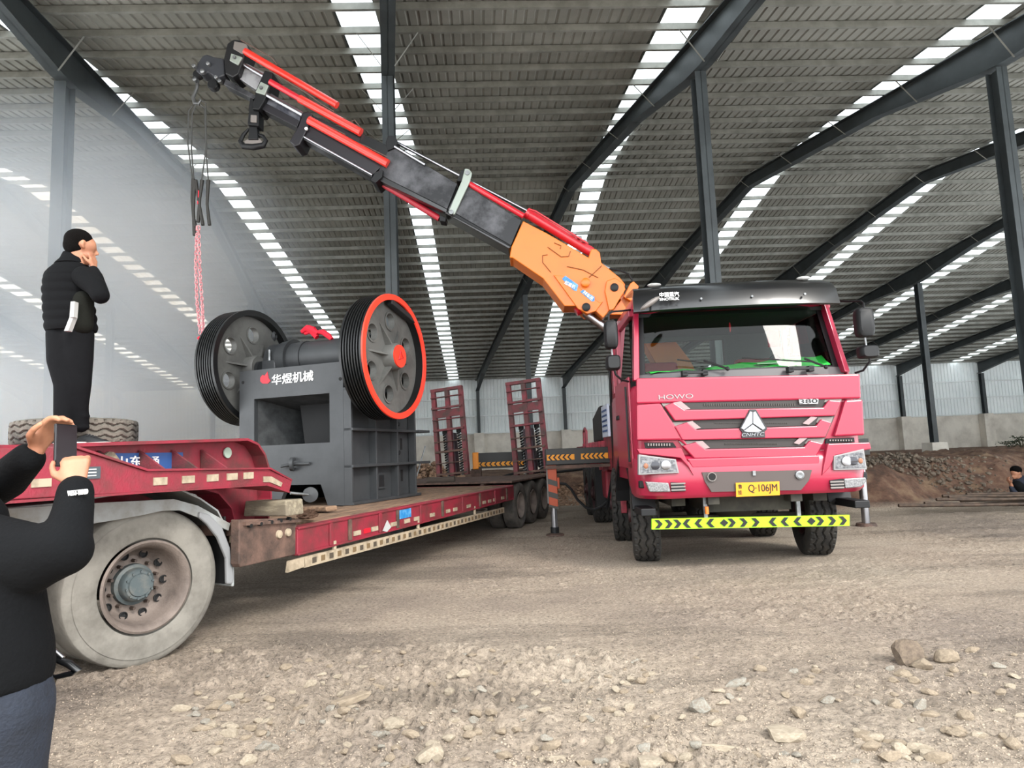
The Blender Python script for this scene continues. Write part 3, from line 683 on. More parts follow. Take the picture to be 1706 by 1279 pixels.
MB().tube([T.y(px, py, yy) for px, py, yy in [(1448, 590, .1), (1449, 602, .12), (1438, 617, .2), (1425, 621, .3)]], .012, 8).build('mirror_arm', PLAST, truck, smooth=True)
mirror((1018, 557), .15, .32, (1021.5, 604), .16, .17, [(1050, 516, .5), (1035, 518, .3), (1020, 519, .15), (1014, 524, .12), (1014, 540, .1)], .1, -1)
MB().tube([T.y(px, py, yy) for px, py, yy in [(1022, 612, .1), (1026, 624, .12), (1036, 633, .25), (1050, 636, .4)]], .012, 8).build('mirror_arm', PLAST, truck, smooth=True)
# wheels ---------------------------------------------------------------
tme = tyre_mb(.545, .29, .155, 200, tread=1); proto = None
wheels = [(s_*1.01, y, 1) for y in (1.13, 2.93) for s_ in (-1, 1)] + [(s_*x, y, 0) for y in (5.55, 6.95) for x in (.72, 1.06) for s_ in (-1, 1)]
for x, y, steer in wheels:
    if proto is None:
        w_ = tme.build('wheel', TYRE, truck, smooth=True); rr = rim_mb(.29, .14, .03, 1).build('rim', mat('rim_maroon', '#35181b', .6, .2), w_, smooth=True); proto = w_
        MB().lathe([(.05, .14), (.16, .13), (.17, .09), (.2, .08), (.2, 0)], (0, 0, 0), n=20).build('hub', mat('rim_maroon', '#35181b'), w_, smooth=True)
    else: w_ = copy_tree(proto, truck)
    w_.location = (x, y, .535); w_.rotation_euler = (random.uniform(0, 6), 0, (0 if x > 0 else math.pi) - (.16 if steer else 0))
# behind the cab: bed, side boxes, tank, notice
mb = MB(); mb.box(-1.1, 1.1, 2.25, 10.3, 1.02, 1.20); mb.box(-1.12, -1.0, 2.3, 5.0, 1.2, 1.62); mb.box(-1.14, -1.02, 7.2, 10.3, 1.1, 1.45); mb.build('bed_frame', BEDRED, truck, bevel=.01)
MB().px([(2.35, .45), (2.9, .45), (3.0, 1.1), (3.0, 2.2), (2.8, 2.75), (2.35, 2.75)], -1.13, -1.05).build('side_panel', BEDRED, truck, bevel=.01); mb = MB(); mb.px([(5.0, 1.0), (5.3, .62), (8.0, .62), (8.3, 1.0)], -1.16, -1.12); mb.build('side_panel', BEDRED, truck, bevel=.01)
for y in (4.0, 4.5, 5.0, 5.6, 6.2, 7.0, 7.8): MB().box(-1.18, -1.1, y, y+.06, 1.0, 1.5).build('stake', BEDRED, truck)
MB().px([(4.2, 1.5), (5.6, 1.5), (5.6, 1.95), (4.5, 2.1), (4.2, 2.1)], -1.15, -.6).build('tool_locker', PLAST, truck, bevel=.02)
MB().tube([(-1.1, 7.7, 1.4), (-1.1, 7.7, 1.78), (-1.1, 8.0, 1.85), (-1.1, 8.3, 1.78), (-1.1, 8.3, 1.4)], .03, 8).build('hoop', BEDRED, truck, smooth=True)
nb = MB().box(-1.17, -1.135, 3.05, 3.85, 1.55, 2.05).build('notice_panel', mat('notice_blue_white', '#ccd6e6', .5), truck)
for i in range(5): MB().box(-1.176, -1.17, 3.13, 3.77, 1.63+i*.08, 1.66+i*.08).build('notice_line', BLUE, nb)
MB().px([(4.4, .5), (5.0, .5), (5.0, 1.0), (4.4, 1.0)], -1.1, -.5).build('fuel_tank', BEDRED, truck, bevel=.04)
for y in (4.95, 6.25, 7.6): MB().box(-1.22, -.6, y, y+.02, .32, 1.05).build('mud_flap', PLAST, truck)
MB().tube([T.y(1011, 848, 3.4)+Vector((0, 0, 0)), (-1.12, 3.0, 1.1), (-1.16, 2.6, 2.0), (-1.16, 2.55, 2.6)], .02, 8).build('cable_loop', PLAST, truck, smooth=True)
# outriggers ------------------------------------------------------------
STRIPE = mat('stripe_dark', '#35322c', .5)
def outrigger(yl, xl, xr, zt, zb, foot, near):
    bmh = MB().box(xl, xr, yl-.13, yl+.13, zb, zt).build('outrigger_beam', mat('beam_black', '#1d1c1a', .45, .1), truck, bevel=.01)
    return bmh
near_y = 3.75
v0 = T.y(908, 748, near_y-.13); v1 = T.y(908, 775, near_y-.13)
ob = MB().box(v0.x, -.9, near_y-.13, near_y+.13, v1.z, v0.z).build('outrigger_beam', mat('beam_black', '#1d1c1a', .45, .1), truck, bevel=.01)
MB().box(v0.x-.01, -.9, near_y-.15, near_y+.13, v1.z-.06, v1.z-.01).build('beam_flange', RUST, ob)
for a, b_ in ((911, 957), (968, 1013)):
    xa = T.y(a, 760, near_y-.14).x; xb = T.y(b_, 760, near_y-.14).x; zc = T.y(935, 761.5, near_y-.14).z
    pt = MB().box(xa, xb, near_y-.14, near_y-.13, zc-.045, zc+.045).build('warning_strip', YELL, ob)
    for i in range(5):
        mb = MB(); chev(mb, xa+.06+i*(xb-xa-.06)/5, zc, .045, .03, -1, near_y-.14); mb.build('chevron', INK, pt)
# near leg
lx0 = T.y(913, 800, near_y-.1).x; lx1 = T.y(928, 800, near_y-.1).x
zt = T.y(920, 772, near_y).z; zm = T.y(920, 843, near_y).z
leg = MB().box(lx0, lx1, near_y-.1, near_y+.08, zm, zt).build('outrigger_leg', OUTOR, truck, bevel=.008)
for y0, y1 in ((797, 806), (818, 827), (840, 844)):
    q0 = T.y(913, y0, near_y-.1).z; q1 = T.y(913, y1, near_y-.1).z; dz = .05
    MB().py([(lx0-.003, q0), (lx1+.003, q0-dz), (lx1+.003, q1-dz), (lx0-.003, q1)], near_y-.105, near_y-.10).build('stripe', STRIPE, leg)
MB().box(lx0-.02, lx0+.01, near_y-.08, near_y+.05, zm+.05, zt).build('guide_rail', mat('guide_grey', '#6f6c68', .5), leg)
cx = (lx0+lx1)/2+.005
MB().cyl((cx, near_y, .09), (cx, near_y, zm+.02), .05, n=20).build('leg_rod', CHROME, leg, smooth=True)
MB().cyl((cx, near_y, .03), (cx, near_y, .14), .07).build('leg_socket', PLAST, leg)
MB().lathe([(0, .15), (.03, .14), (.045, .08), (.045, 0)], (cx, near_y, 0), (0, 0, 1), 24).build('foot_pad', RUST, leg, smooth=True)
MB().box(lx1-.02, lx1+.04, near_y-.07, near_y+.07, zm+.28, zm+.46).build('valve_block', OUTOR, leg, bevel=.01)
MB().tube([T.y(px, py, near_y) for px, py in [(930, 805), (942, 806), (952, 815), (962, 832), (976, 845), (990, 849), (1003, 843), (1012, 835)]], .022, 8).build('hydraulic_hose', PLAST, leg, smooth=True)
# far outrigger
fy = 9.1
v0 = T.y(788, 755, fy-.13); v1 = T.y(788, 781, fy-.13)
ob = MB().box(v0.x, -.9, fy-.13, fy+.13, v1.z, v0.z).build('outrigger_beam', mat('beam_black', '#1d1c1a'), truck, bevel=.01)
xa = T.y(787, 760, fy-.14).x; xb = T.y(797, 760, fy-.14).x
MB().box(xa, xb, fy-.16, fy+.16, v1.z-.01, v0.z+.02).build('end_cap', mat('cap_orange', '#f0921c', .4), ob, bevel=.02)
xb2 = T.y(875, 760, fy-.14).x; zc = v1.z+.10
pt = MB().box(xb, xb2, fy-.14, fy-.13, zc-.05, zc+.05).build('warning_strip', YELL, ob)
for i in range(9): mb = MB(); chev(mb, xb+.06+i*(xb2-xb-.06)/9, zc, .05, .04, -1, fy-.14); mb.build('chevron', INK, pt)
xa = T.y(786, 800, fy).x; xb = T.y(803, 800, fy).x
leg = MB().box(xa, xb, fy-.12, fy+.12, .45, v1.z).build('outrigger_leg', RUST, truck, bevel=.01)
MB().cyl(((xa+xb)/2, fy, 0), ((xa+xb)/2, fy, .5), .055).build('leg_rod', CHROME, leg, smooth=True)
MB().lathe([(0, .2), (.04, .18), (.05, 0)], ((xa+xb)/2, fy, 0), (0, 0, 1), 20).build('foot_pad', RUST, leg)
MB().tube([T.y(px, py, fy-.2) for px, py in [(800, 797), (830, 796), (868, 785), (930, 786), (985, 780)]], .03, 8).build('hydraulic_hose', PLAST, leg, smooth=True)
# the right outrigger, only its rod shows beside the cab
v = T.y(1441, 850, 3.5); leg = MB().cyl((v.x, 3.5, .05), (v.x, 3.5, 1.1), .06, n=18).build('outrigger_leg', CHROME, truck, smooth=True)
MB().lathe([(0, .16), (.05, .14), (.05, 0)], (v.x, 3.5, 0), (0, 0, 1), 20).build('foot_pad', RUST, leg)
MB().box(.9, v.x+.1, 3.37, 3.63, 1.1, 1.36).build('outrigger_beam', mat('beam_black', '#1d1c1a'), truck, bevel=.01)

# ------------------------------------------------------------------ knuckle-boom crane on the truck
CB = 2.35      # local depth of the boom's near face
def zb5(x, y): return (600+x/3.554, 220+y/3.554)
def zt4(x, y): return (300+x/4.2625, 50+y/4.2625)
boom = thing('crane_boom', (0, 0, 0)); boom.parent = truck; tag(boom, 'raised telescopic boom with red cylinders and orange inner arm')
def slab(name, pts, material, parent=boom, y0=CB, th=.42, bev=.008, conv=zb5):
    if conv: pts = [conv(*q) for q in pts]
    return MB().py(P2(pts, y0), y0, y0+th).build(name, material, parent, bevel=bev)
def rod(name, a, b_, rpx, material, yl, parent=boom, conv=zb5, n=18):
    a, b_ = (conv(*a), conv(*b_)) if conv else (a, b_)
    return MB().cyl(T.y(*a, yl), T.y(*b_, yl), rpx*(7.07+yl)/FPX, n=n).build(name, material, parent, smooth=True)
# pedestal and lift arm behind the cab
MB().cyl((-.15, 2.75, 1.15), (-.15, 2.75, 2.5), .24, n=24).build('crane_pedestal', BEDRED, truck, smooth=True)
MB().box(-.85, .55, 2.45, 3.05, 1.15, 1.6).build('crane_base', BEDRED, truck, bevel=.03)
slab('lift_arm', [(1030, 492), (1062, 486), (1150, 600), (1170, 640), (1110, 640), (1090, 600)], ORANGE, y0=CB+.05, th=.32, conv=None)
# orange housing
hs = slab('orange_arm', [(965, 525), (1110, 600), (1265, 690), (1352, 742), (1368, 690), (1395, 690), (1420, 712), (1428, 772), (1540, 862), (1570, 900), (1560, 960), (1480, 1050), (1440, 1100), (1395, 1060), (1345, 1075), (1290, 1030), (1210, 1030), (1085, 868), (905, 745), (885, 742), (895, 680)], ORANGE, th=.46, bev=.012)
slab('lower_plate', [(1145, 845), (1200, 850), (1420, 1010), (1440, 1000), (1395, 1060), (1345, 1075), (1290, 1045)], ORANGE, hs, y0=CB-.03, th=.03)
slab('link_bracket', [(1460, 880), (1510, 862), (1560, 895), (1572, 930), (1500, 1050), (1475, 1055), (1450, 940)], ORANGE, hs, y0=CB-.05, th=.05, bev=.01)
slab('knuckle_plate', [(1600, 895), (1620, 882), (1650, 912), (1635, 965), (1605, 1000), (1560, 975)], ORANGE, y0=CB-.02, th=.4)
slab('root_plate', [(1500, 1050), (1570, 960), (1600, 990), (1590, 1080), (1480, 1080)], ORANGE, y0=CB+.05, th=.3)
for q, r_, nm, m_ in (((1505, 920), 7, 'pivot_pin', PLAST), ((1338, 1036), 7, 'pivot_pin', PLAST), ((1335, 890), 7.5, 'arm_boss', ORANGE)):
    v = T.y(*zb5(*q), CB-.05); MB().lathe([(0, r_*.0086), (-.02, r_*.0086), (-.03, r_*.006), (-.03, 0)], v, (0, 1, 0), 20).build(nm, m_, hs, smooth=True)
for a in (((1195, 868), (1215, 850), (1292, 905), (1282, 942), (1262, 935)), ((1303, 945), (1318, 932), (1388, 975), (1388, 1000), (1372, 1003))):
    st = slab('sticker', a, SKYB, hs, y0=CB-.036, th=.006, bev=0)
for s_, a, b_ in (('起重机', (1203, 905), (1278, 912)), ('随车吊', (1312, 960), (1385, 985))):
    pa, pb = T.y(*zb5(a[0]+8, a[1]-18), CB-.04), T.y(*zb5(b_[0]-4, b_[1]+8), CB-.04)
    text('lettering', s_, WHITE, hs, (pa+pb)/2, pb-pa, Vector((-(pb-pa).z, 0, (pb-pa).x)), .17, .06)
# hydraulic pipe runs on the flank
for pts in (((1110, 680), (1190, 738), (1235, 735), (1245, 705)), ((1130, 830), (1080, 770), (1080, 730), (1110, 725)), ((1225, 795), (1320, 815), (1410, 862)), ((1150, 655), (1190, 672), (1185, 690)), ((1355, 860), (1400, 820), (1430, 790))):
    MB().tube([T.y(*zb5(*q), CB-.012) for q in pts], .006, 6).build('pipe', mat('pipe_dark', '#7a4a18', .5), hs)
MB().tube([T.y(*zb5(*q), CB+.1) for q in ((1400, 765), (1460, 805), (1540, 820), (1590, 840), (1612, 880))], .014, 8).build('hose', PLAST, hs, smooth=True)
MB().cyl(T.y(*zb5(1430, 785), CB+.1), T.y(*zb5(1475, 808), CB+.1), .025).build('fitting', STEEL, hs, smooth=True)
# outer black section and its light clamp
s1 = slab('boom_section', [(600, 300), (955, 522), (893, 672), (520, 455)], BOOMB, y0=CB+.03, th=.36)
s1b = slab('section_rail', [(893, 672), (897, 682), (515, 478), (520, 455)], PLAST, s1, y0=CB+.01, th=.38)
slab('slide_strip', [(880, 690), (895, 680), (520, 470), (500, 478)], BLACKP, s1, y0=CB+.02, th=.38)
cl = slab('clamp', [(620, 215), (645, 218), (662, 240), (650, 290), (558, 488), (522, 470), (600, 290)], mat('clamp_grey', '#9aa39a', .4, .3), y0=CB-.03, th=.05, bev=.01)
slab('clamp_top', [(600, 225), (640, 215), (655, 250), (600, 290), (570, 290)], PLAST, cl, y0=CB+.03, th=.4)
for q in ((635, 242), (540, 475)): v = T.y(*zb5(*q), CB-.03); MB().cyl(v, v-Vector((0, .02, 0)), .035).build('clamp_bolt', STEEL, cl, smooth=True)
# second black section
s2 = slab('boom_section', [(195, 78), (575, 305), (515, 455), (100, 245), (160, 120)], BOOMB, y0=CB+.06, th=.33)
slab('slide_strip', [(100, 245), (515, 455), (510, 478), (90, 275)], BLACKP, s2, y0=CB+.05, th=.34)
slab('head_block', [(165, 20), (205, 20), (220, 50), (205, 90), (160, 110), (150, 60)], PLAST, s2, y0=CB+.02, th=.38)
slab('corner_block', [(88, 235), (135, 222), (130, 265), (92, 300), (62, 285)], PLAST, s2, y0=CB, th=.42)
rod('cylinder', (638, 302), (968, 498), 5, CYLRED, CB+.05, s1)
rod('chrome_rod', (215, 62), (992, 468), 2.9, CHROME, CB+.16)
rod('chrome_rod', (205, 85), (385, 192), 2.6, CHROME, CB+.03)
rod('cylinder', (985, 478), (1372, 712), 8.6, CYLRED, CB+.16)
rod('cylinder_collar', (985, 478), (1003, 489), 9.8, CYLRED, CB+.16)
MB().tube([T.y(*zb5(*q), CB+.0) for q in ((1000, 455), (1040, 468), (1270, 610), (1350, 660))], .012, 6).build('pipe', CYLRED, boom)
for q in ((1270, 600), (1300, 625), (1330, 645)): v = T.y(*zb5(*q), CB+.08); MB().box(v.x-.03, v.x+.03, v.y-.03, v.y+.03, v.z-.02, v.z+.02).build('valve', STEEL, boom, bevel=.005)
rod('cylinder', (105, 290), (470, 512), 5.4, mat('cylinder_dull_red', '#a51c2c', .45), CB+.25)
slab('cylinder_foot', [(470, 490), (510, 505), (505, 530), (470, 525)], PLAST, y0=CB+.15, th=.2)
# ram that lifts the boom
rod('ram_barrel', (1275, 1062), (1330, 1030), 9, CYLRED, CB+.2)
rod('ram_rod', (1330, 1068), (1480, 1180), 7.5, CHROME, CB+.2)
# third section (dark) with its bent clamp
s3 = slab('boom_section', [(925, 600), (1480, 830), (1440, 960), (1370, 1025), (868, 745)], mat('boom_dark', '#1d1b20', .4), y0=CB+.09, th=.28, conv=zt4)
slab('slide_strip', [(868, 745), (1370, 1025), (1362, 1045), (865, 770)], BOOMB, s3, y0=CB+.08, th=.28, conv=zt4)
rod('chrome_rod', (875, 755), (1365, 1028), 1.8, CHROME, CB+.07, s3, zt4)
slab('section_top', [(1290, 735), (1500, 830), (1500, 930), (1460, 960), (1270, 800)], BLACKP, y0=CB+.07, th=.3, conv=zt4)
c3 = slab('clamp', [(870, 590), (910, 575), (940, 600), (905, 700), (848, 815), (812, 825), (775, 790), (840, 680)], mat('boom_dark', '#1d1b20'), y0=CB+.05, th=.36, conv=zt4, bev=.015)
v = T.y(*zt4(898, 703), CB+.04); MB().cyl(v, v-Vector((0, .02, 0)), .025).build('clamp_bolt', WHITE, c3)
rod('cylinder', (915, 640), (1475, 950), 7.4, CYLLT, CB+.02, boom, zt4)
rod('cylinder', (640, 368), (880, 505), 5.4, CYLRED, CB+.02, boom, zt4)
rod('cylinder', (850, 488), (1285, 728), 7.3, CYLLT, CB+.02, boom, zt4)
rod('cylinder', (462, 152), (1115, 535), 6.4, CYLLT, CB+.05, boom, zt4)
for pts in (((430, 70), (650, 195), (690, 245)), ((640, 290), (900, 450), (1010, 530), (1095, 580)), ((1160, 620), (1200, 655), (1240, 640), (1290, 700)), ((930, 620), (1170, 740), (1180, 765)), ((1180, 770), (1310, 820), (1470, 900))):
    MB().tube([T.y(*zt4(*q), CB+.0) for q in pts], .009, 6).build('pipe', mat('pipe_brown', '#57433a', .5), boom)
# fourth section
s4 = slab('boom_section', [(610, 430), (870, 575), (835, 690), (560, 545)], mat('boom_worn', '#3b3d48', .35, .4, '#8c8f96', 3, .45), y0=CB+.12, th=.22, conv=zt4)
slab('slide_strip', [(575, 500), (850, 645), (830, 690), (555, 550)], mat('boom_dark', '#1d1b20'), s4, y0=CB+.10, th=.24, conv=zt4)
rod('chrome_rod', (605, 455), (872, 602), 4.4, CHROME, CB+.06, boom, zt4)
# bracket with the light plate, and the hook block hanging below it
bk = slab('bracket', [(600, 285), (660, 300), (640, 400), (600, 500), (560, 565), (510, 560), (540, 420)], PLAST, y0=CB+.03, th=.34, conv=zt4, bev=.012)
slab('bracket_plate', [(572, 365), (628, 392), (600, 460), (535, 440)], mat('clamp_grey', '#9aa39a'), bk, y0=CB, th=.03, conv=zt4)
v = T.y(*zt4(577, 412), CB); MB().lathe([(0, .028), (-.02, .028), (-.02, .012), (-.01, 0)], v, (0, 1, 0), 16).build('pin', STEEL, bk)
hb = slab('hook_hanger', [(500, 470), (560, 560), (560, 620), (490, 620), (485, 560)], PLAST, bk, y0=CB+.1, th=.12, conv=zt4)
hk = thing('hook_block', (0, 0, 0)); hk.parent = truck; tag(hk, 'black hook block hanging beneath the boom')
sl = lambda nm, pts, m_, y0, th, bev=.01: slab(nm, pts, m_, hk, y0, th, bev, zt4)
sl('block_body', [(485, 585), (560, 590), (558, 680), (478, 672)], PLAST, CB+.06, .2); sl('block_face', [(500, 600), (545, 603), (542, 655), (498, 652)], GREYM, CB+.04, .03)
sl('shank', [(492, 665), (545, 670), (552, 775), (480, 775)], PLAST, CB+.12, .1)
pts = [T.y(*zt4(*q), CB+.16) for q in ((490, 700), (450, 745), (428, 790), (450, 825), (520, 832), (590, 820), (610, 785), (590, 755), (545, 740))]
MB().tube(pts, [.02, .03, .035, .045, .05, .045, .035, .03, .02], 10).build('hook', PLAST, hk, smooth=True)
sl('hook_web', [(450, 790), (500, 760), (560, 765), (590, 795), (560, 825), (470, 825)], GREYM, CB+.15, .03)
# innermost section, its head and lifting hook
slab('boom_section', [(430, 215), (600, 300), (540, 425), (385, 320)], mat('boom_silver', '#a3a3a6', .4, .3, '#4c4c50', 3, .45), y0=CB+.15, th=.16, conv=zt4)
rod('chrome_rod', (425, 232), (605, 335), 3.4, CHROME, CB+.1, boom, zt4)
slab('slide_strip', [(325, 345), (540, 465), (520, 492), (310, 385)], BOOMB, y0=CB+.1, th=.2, conv=zt4)
hd = slab('boom_head', [(335, 95), (380, 65), (440, 70), (485, 110), (455, 190), (415, 310), (375, 335), (320, 310), (310, 200)], mat('head_black', '#141416', .45), y0=CB+.04, th=.34, conv=zt4, bev=.015)
slab('head_cap', [(385, 78), (470, 95), (485, 150), (440, 170), (375, 130)], GREYM, hd, y0=CB+.02, th=.05, conv=zt4)
slab('head_plate', [(362, 165), (442, 192), (410, 248), (350, 215)], mat('clamp_grey', '#9aa39a'), hd, y0=CB+.01, th=.03, conv=zt4)
v = T.y(*zt4(388, 197), CB+.01); MB().lathe([(0, .028), (-.02, .028), (-.02, .012), (-.01, 0)], v, (0, 1, 0), 16).build('pin', STEEL, hd)
fh = slab('jib_head', [(160, 180), (190, 170), (240, 190), (310, 200), (318, 320), (260, 345), (200, 300), (150, 320), (110, 290), (120, 240)], mat('head_grey', '#33353a', .45), y0=CB+.12, th=.2, conv=zt4, bev=.02)
for q, r_ in (((205, 245), .03), ((165, 300), .035), ((262, 342), .028), ((288, 368), .028), ((105, 262), .03), ((110, 355), .035)):
    v = T.y(*zt4(*q), CB+.1); MB().lathe([(.02, r_), (-.04, r_), (-.05, r_*.6), (-.05, 0)], v, (0, 1, 0), 16).build('pulley_pin', STEEL, fh, smooth=True)
v = T.y(*zt4(240, 395), CB+.2); MB().lathe([(-.06, .07), (-.04, .085), (0, .06), (.04, .085), (.06, .07)], v, (0, 1, 0), 24).build('pulley', PLAST, fh, smooth=True)
v = T.y(*zt4(130, 320), CB+.2); MB().lathe([(-.05, .06), (-.03, .075), (0, .055), (.03, .075), (.05, .06)], v, (0, 1, 0), 24).build('pulley', PLAST, fh, smooth=True)
pts = [T.y(*zt4(*q), CB+.2) for q in ((125, 355), (118, 420), (92, 480), (105, 520), (130, 525), (150, 495))]
MB().tube(pts, [.03, .025, .028, .032, .025, .012], 10).build('hook', mat('hook_steel', '#6a6b6b', .35, .6), fh, smooth=True)

# ------------------------------------------------------------------ slings hung from the crane hook
hp = T.world(*T.y(327, 172, CB+.2)); SL = Fr(hp, 0)
sling = thing('wire_sling', hp, 0, 'grey wire rope sling looped over the crane hook with dark shackles', 'sling')
def sy(px, py, d=0): return SL.y(px, py, d)
for pts in (((325, 171), (314, 185), (313, 240), (321, 300)), ((327, 173), (320, 190), (319, 250), (323, 300)), ((330, 170), (341, 180), (343, 250), (336, 300)), ((332, 165), (343, 172), (344, 262), (347, 300))):
    MB().tube([sy(*q) for q in pts], .011, 6).build('rope_leg', WIRE, sling, smooth=True)
mbs = [((322, 298), (320, 330), (322, 360), (326, 378)), ((326, 300), (332, 340), (338, 375)), ((337, 300), (333, 330), (330, 370)), ((347, 300), (345, 340), (349, 375)), ((324, 305), (322, 350), (324, 392))]
for pts in mbs: MB().tube([sy(*q) for q in pts], [.03]+[.022]*(len(pts)-2)+[.028], 8).build('shackle', mat('shackle_dark', '#33312e', .5, .4), sling, smooth=True)
MB().tube([sy(332, 318), sy(331, 328), sy(331, 340)], .022, 8).build('red_marker', REDCL, sling)
rp = thing('rope_chain', SL.world(*sy(329, 380)), 0, 'pink and white lifting chain dangling beside the left flywheel', 'chain')
RF = Fr(rp.location, 0)
for side, pts in enumerate((((328, 380), (326, 440), (328, 500), (334, 558)), ((331, 380), (333, 450), (337, 510), (339, 558)))):
    P_ = [RF.y(*q, 0) for q in pts]; nlk = 30
    for i in range(nlk):
        t = i/nlk*3; a = int(t); u = t-a; c = P_[a].lerp(P_[a+1], u); r_ = .02; w_ = (1, 0) if (i+side) % 2 else (0, 1)
        ring = [c + Vector((w_[0]*.022*math.cos(t_), w_[1]*.022*math.cos(t_), .042*math.sin(t_))) for t_ in np.linspace(0, 2*math.pi, 9)]
        MB().tube(ring, .008, 5).build('link', ROPE, rp, smooth=True)
MB().ball(RF.y(334, 563, 0), (.05, .03, .03)).build('end_ring', REDCL, rp, smooth=True)

# ------------------------------------------------------------------ low-bed semi-trailer
ta = math.radians(17.4); tn = Vector((math.cos(ta), -math.sin(ta), 0)); tt = Vector((math.sin(ta), math.cos(ta), 0))
TRO = tn*-3.54            # local: x = -w (0 is the near edge, going negative to the far side), y = s along
R_ = Fr(TRO, 17.4)
trailer = thing('lowbed_trailer', R_.o, 17.4, 'red gooseneck low-bed trailer with planked deck and two raised ramps', 'trailer')
DZ, S0, S1, SE = .80, 4.95, 11.1, 13.9
def beam(name, x0, x1, y0, y1, z0, z1, material=TRRED, parent=trailer, bev=.006): return MB().box(x0, x1, y0, y1, z0, z1).build(name, material, parent, bevel=bev)
sr = beam('side_rail', -.06, 0, S0, S1, .56, DZ-.01)
beam('rail_flange', -.12, .015, S0, S1, DZ-.03, DZ-.008, TRRED, sr); beam('rail_flange', -.12, .015, S0, S1, .55, .57, TRRED, sr)
beam('far_rail', -3.0, -2.94, S0, S1, .56, DZ-.01)
for x in (-.9, -1.95): beam('main_girder', x-.08, x+.08, S0-.3, SE, .42, DZ-.06, RUST)
for y in np.arange(S0+.4, S1, .62): beam('cross_member', -2.95, -.06, float(y), float(y)+.08, .6, DZ-.06, RUST)
for i, y in enumerate((5.42, 5.75, 6.35, 6.75, 7.35, 8.0, 8.7, 9.4, 10.1, 10.7)):
    beam('stake_pocket', 0, .022, y, y+.05, .57, DZ-.03, RUST if i % 2 else TRRED, sr, .004)
for y in (5.85, 6.2, 6.62, 6.95, 7.2, 7.65, 8.15, 8.4, 8.9, 9.55, 9.8, 10.05, 10.45): beam('reflector', .001, .012, y, y+.13, .60, .645, CREAM, sr, 0)
beam('reflector_red', .001, .012, 6.05, 6.17, .60, .645, REFR, sr, 0)
beam('sticker', .001, .008, 6.82, 7.12, .66, .76, SKYB, sr, 0)
MB().prism([(.012, 6.42, .58), (.012, 6.52, .68), (.012, 6.60, .60), (.012, 6.5, .56)], None, (.01, 0, 0)).build('tag_plate', GLAZE, sr)
# planks of the deck, running lengthways
nP = 11
for i in range(nP):
    x0 = -2.92+i*2.84/nP; 
    for y0, y1 in ((S0+.35, 8.1), (8.12, S1+.02)):
        j = random.uniform(-.004, .006); beam('plank', x0+.006, x0+2.84/nP-.008, y0+random.uniform(-.03, .03), y1+random.uniform(-.02, .0), DZ-.055+j, DZ-.004+j, WOOD, trailer, .006)
# rusty transition block at the deck's front
fb = MB().px([(4.27, .57), (4.95, .56), (4.97, .80), (4.95, .87), (4.25, .93), (4.25, .60)], -.10, -.02).build('front_block', RUST, trailer, bevel=.008)
MB().px([(4.29, .88), (4.98, .83), (4.98, .855), (4.29, .905)], -.16, .01).build('block_flange', RUST, fb)
for y in (4.72, 4.84): MB().lathe([(0, .035), (.018, .032), (.022, 0)], (-.02, y, .76), (1, 0, 0), 16).build('round_reflector', CREAM, fb, smooth=True)
for y in (4.35, 4.47, 4.6, 4.72, 4.84): MB().cyl((-.02, y, .875), (.012, y, .872), .016).build('hole', DARK, fb)
MB().px([(4.32, .80), (4.9, .80), (4.9, .84), (4.32, .88)], -2.9, -.1).build('front_deck_plate', RUST, trailer)
beam('front_bulkhead', -2.9, -.1, 4.4, 4.46, .56, .84, RUST)
# gooseneck: two webs with a top plate, arched over the tractor's wheels
web = [(-1.2, 1.20), (-1.2, 1.50), (2.8, 1.49), (4.75, 1.55), (4.88, 1.51), (4.97, 1.42), (5.03, 1.28), (5.05, 1.04), (5.0, .82), (4.66, .82), (4.6, 1.0), (4.45, 1.13), (4.2, 1.2), (3.9, 1.22), (2.8, 1.22)]
for x in (-.52, -2.5):
    w_ = MB().px(web, x, x+.03).build('gooseneck_web', TRRED, trailer, bevel=.004)
    fl = web[1:9]
    for a, b_ in zip(fl[:-1], fl[1:]): 
        d = Vector((0, b_[0]-a[0], b_[1]-a[1])).normalized(); nn = Vector((0, -d.z, d.y))*.02
        MB().prism([(x-.14, a[0], a[1]), (x+.17, a[0], a[1]), (x+.17, a[0]+nn.y, a[1]+nn.z), (x-.14, a[0]+nn.y, a[1]+nn.z)], None, (0, b_[0]-a[0], b_[1]-a[1])).build('web_flange', TRRED, w_)
    fl = web[9:]
    for a, b_ in zip(fl[:-1], fl[1:]):
        MB().prism([(x-.10, a[0], a[1]-.012), (x+.13, a[0], a[1]-.012), (x+.13, a[0], a[1]+.008), (x-.10, a[0], a[1]+.008)], None, (0, b_[0]-a[0]+.001, b_[1]-a[1])).build('web_flange', TRRED, w_)
MB().px([(-1.2, 1.50), (2.8, 1.49), (4.75, 1.545), (4.75, 1.572), (2.8, 1.516), (-1.2, 1.525)], -2.6, -.42).build('top_plate', TRRED, trailer)
for x in (-1.1, -1.9): beam('inner_web', x-.015, x+.015, -1.0, 4.9, .95, 1.49)
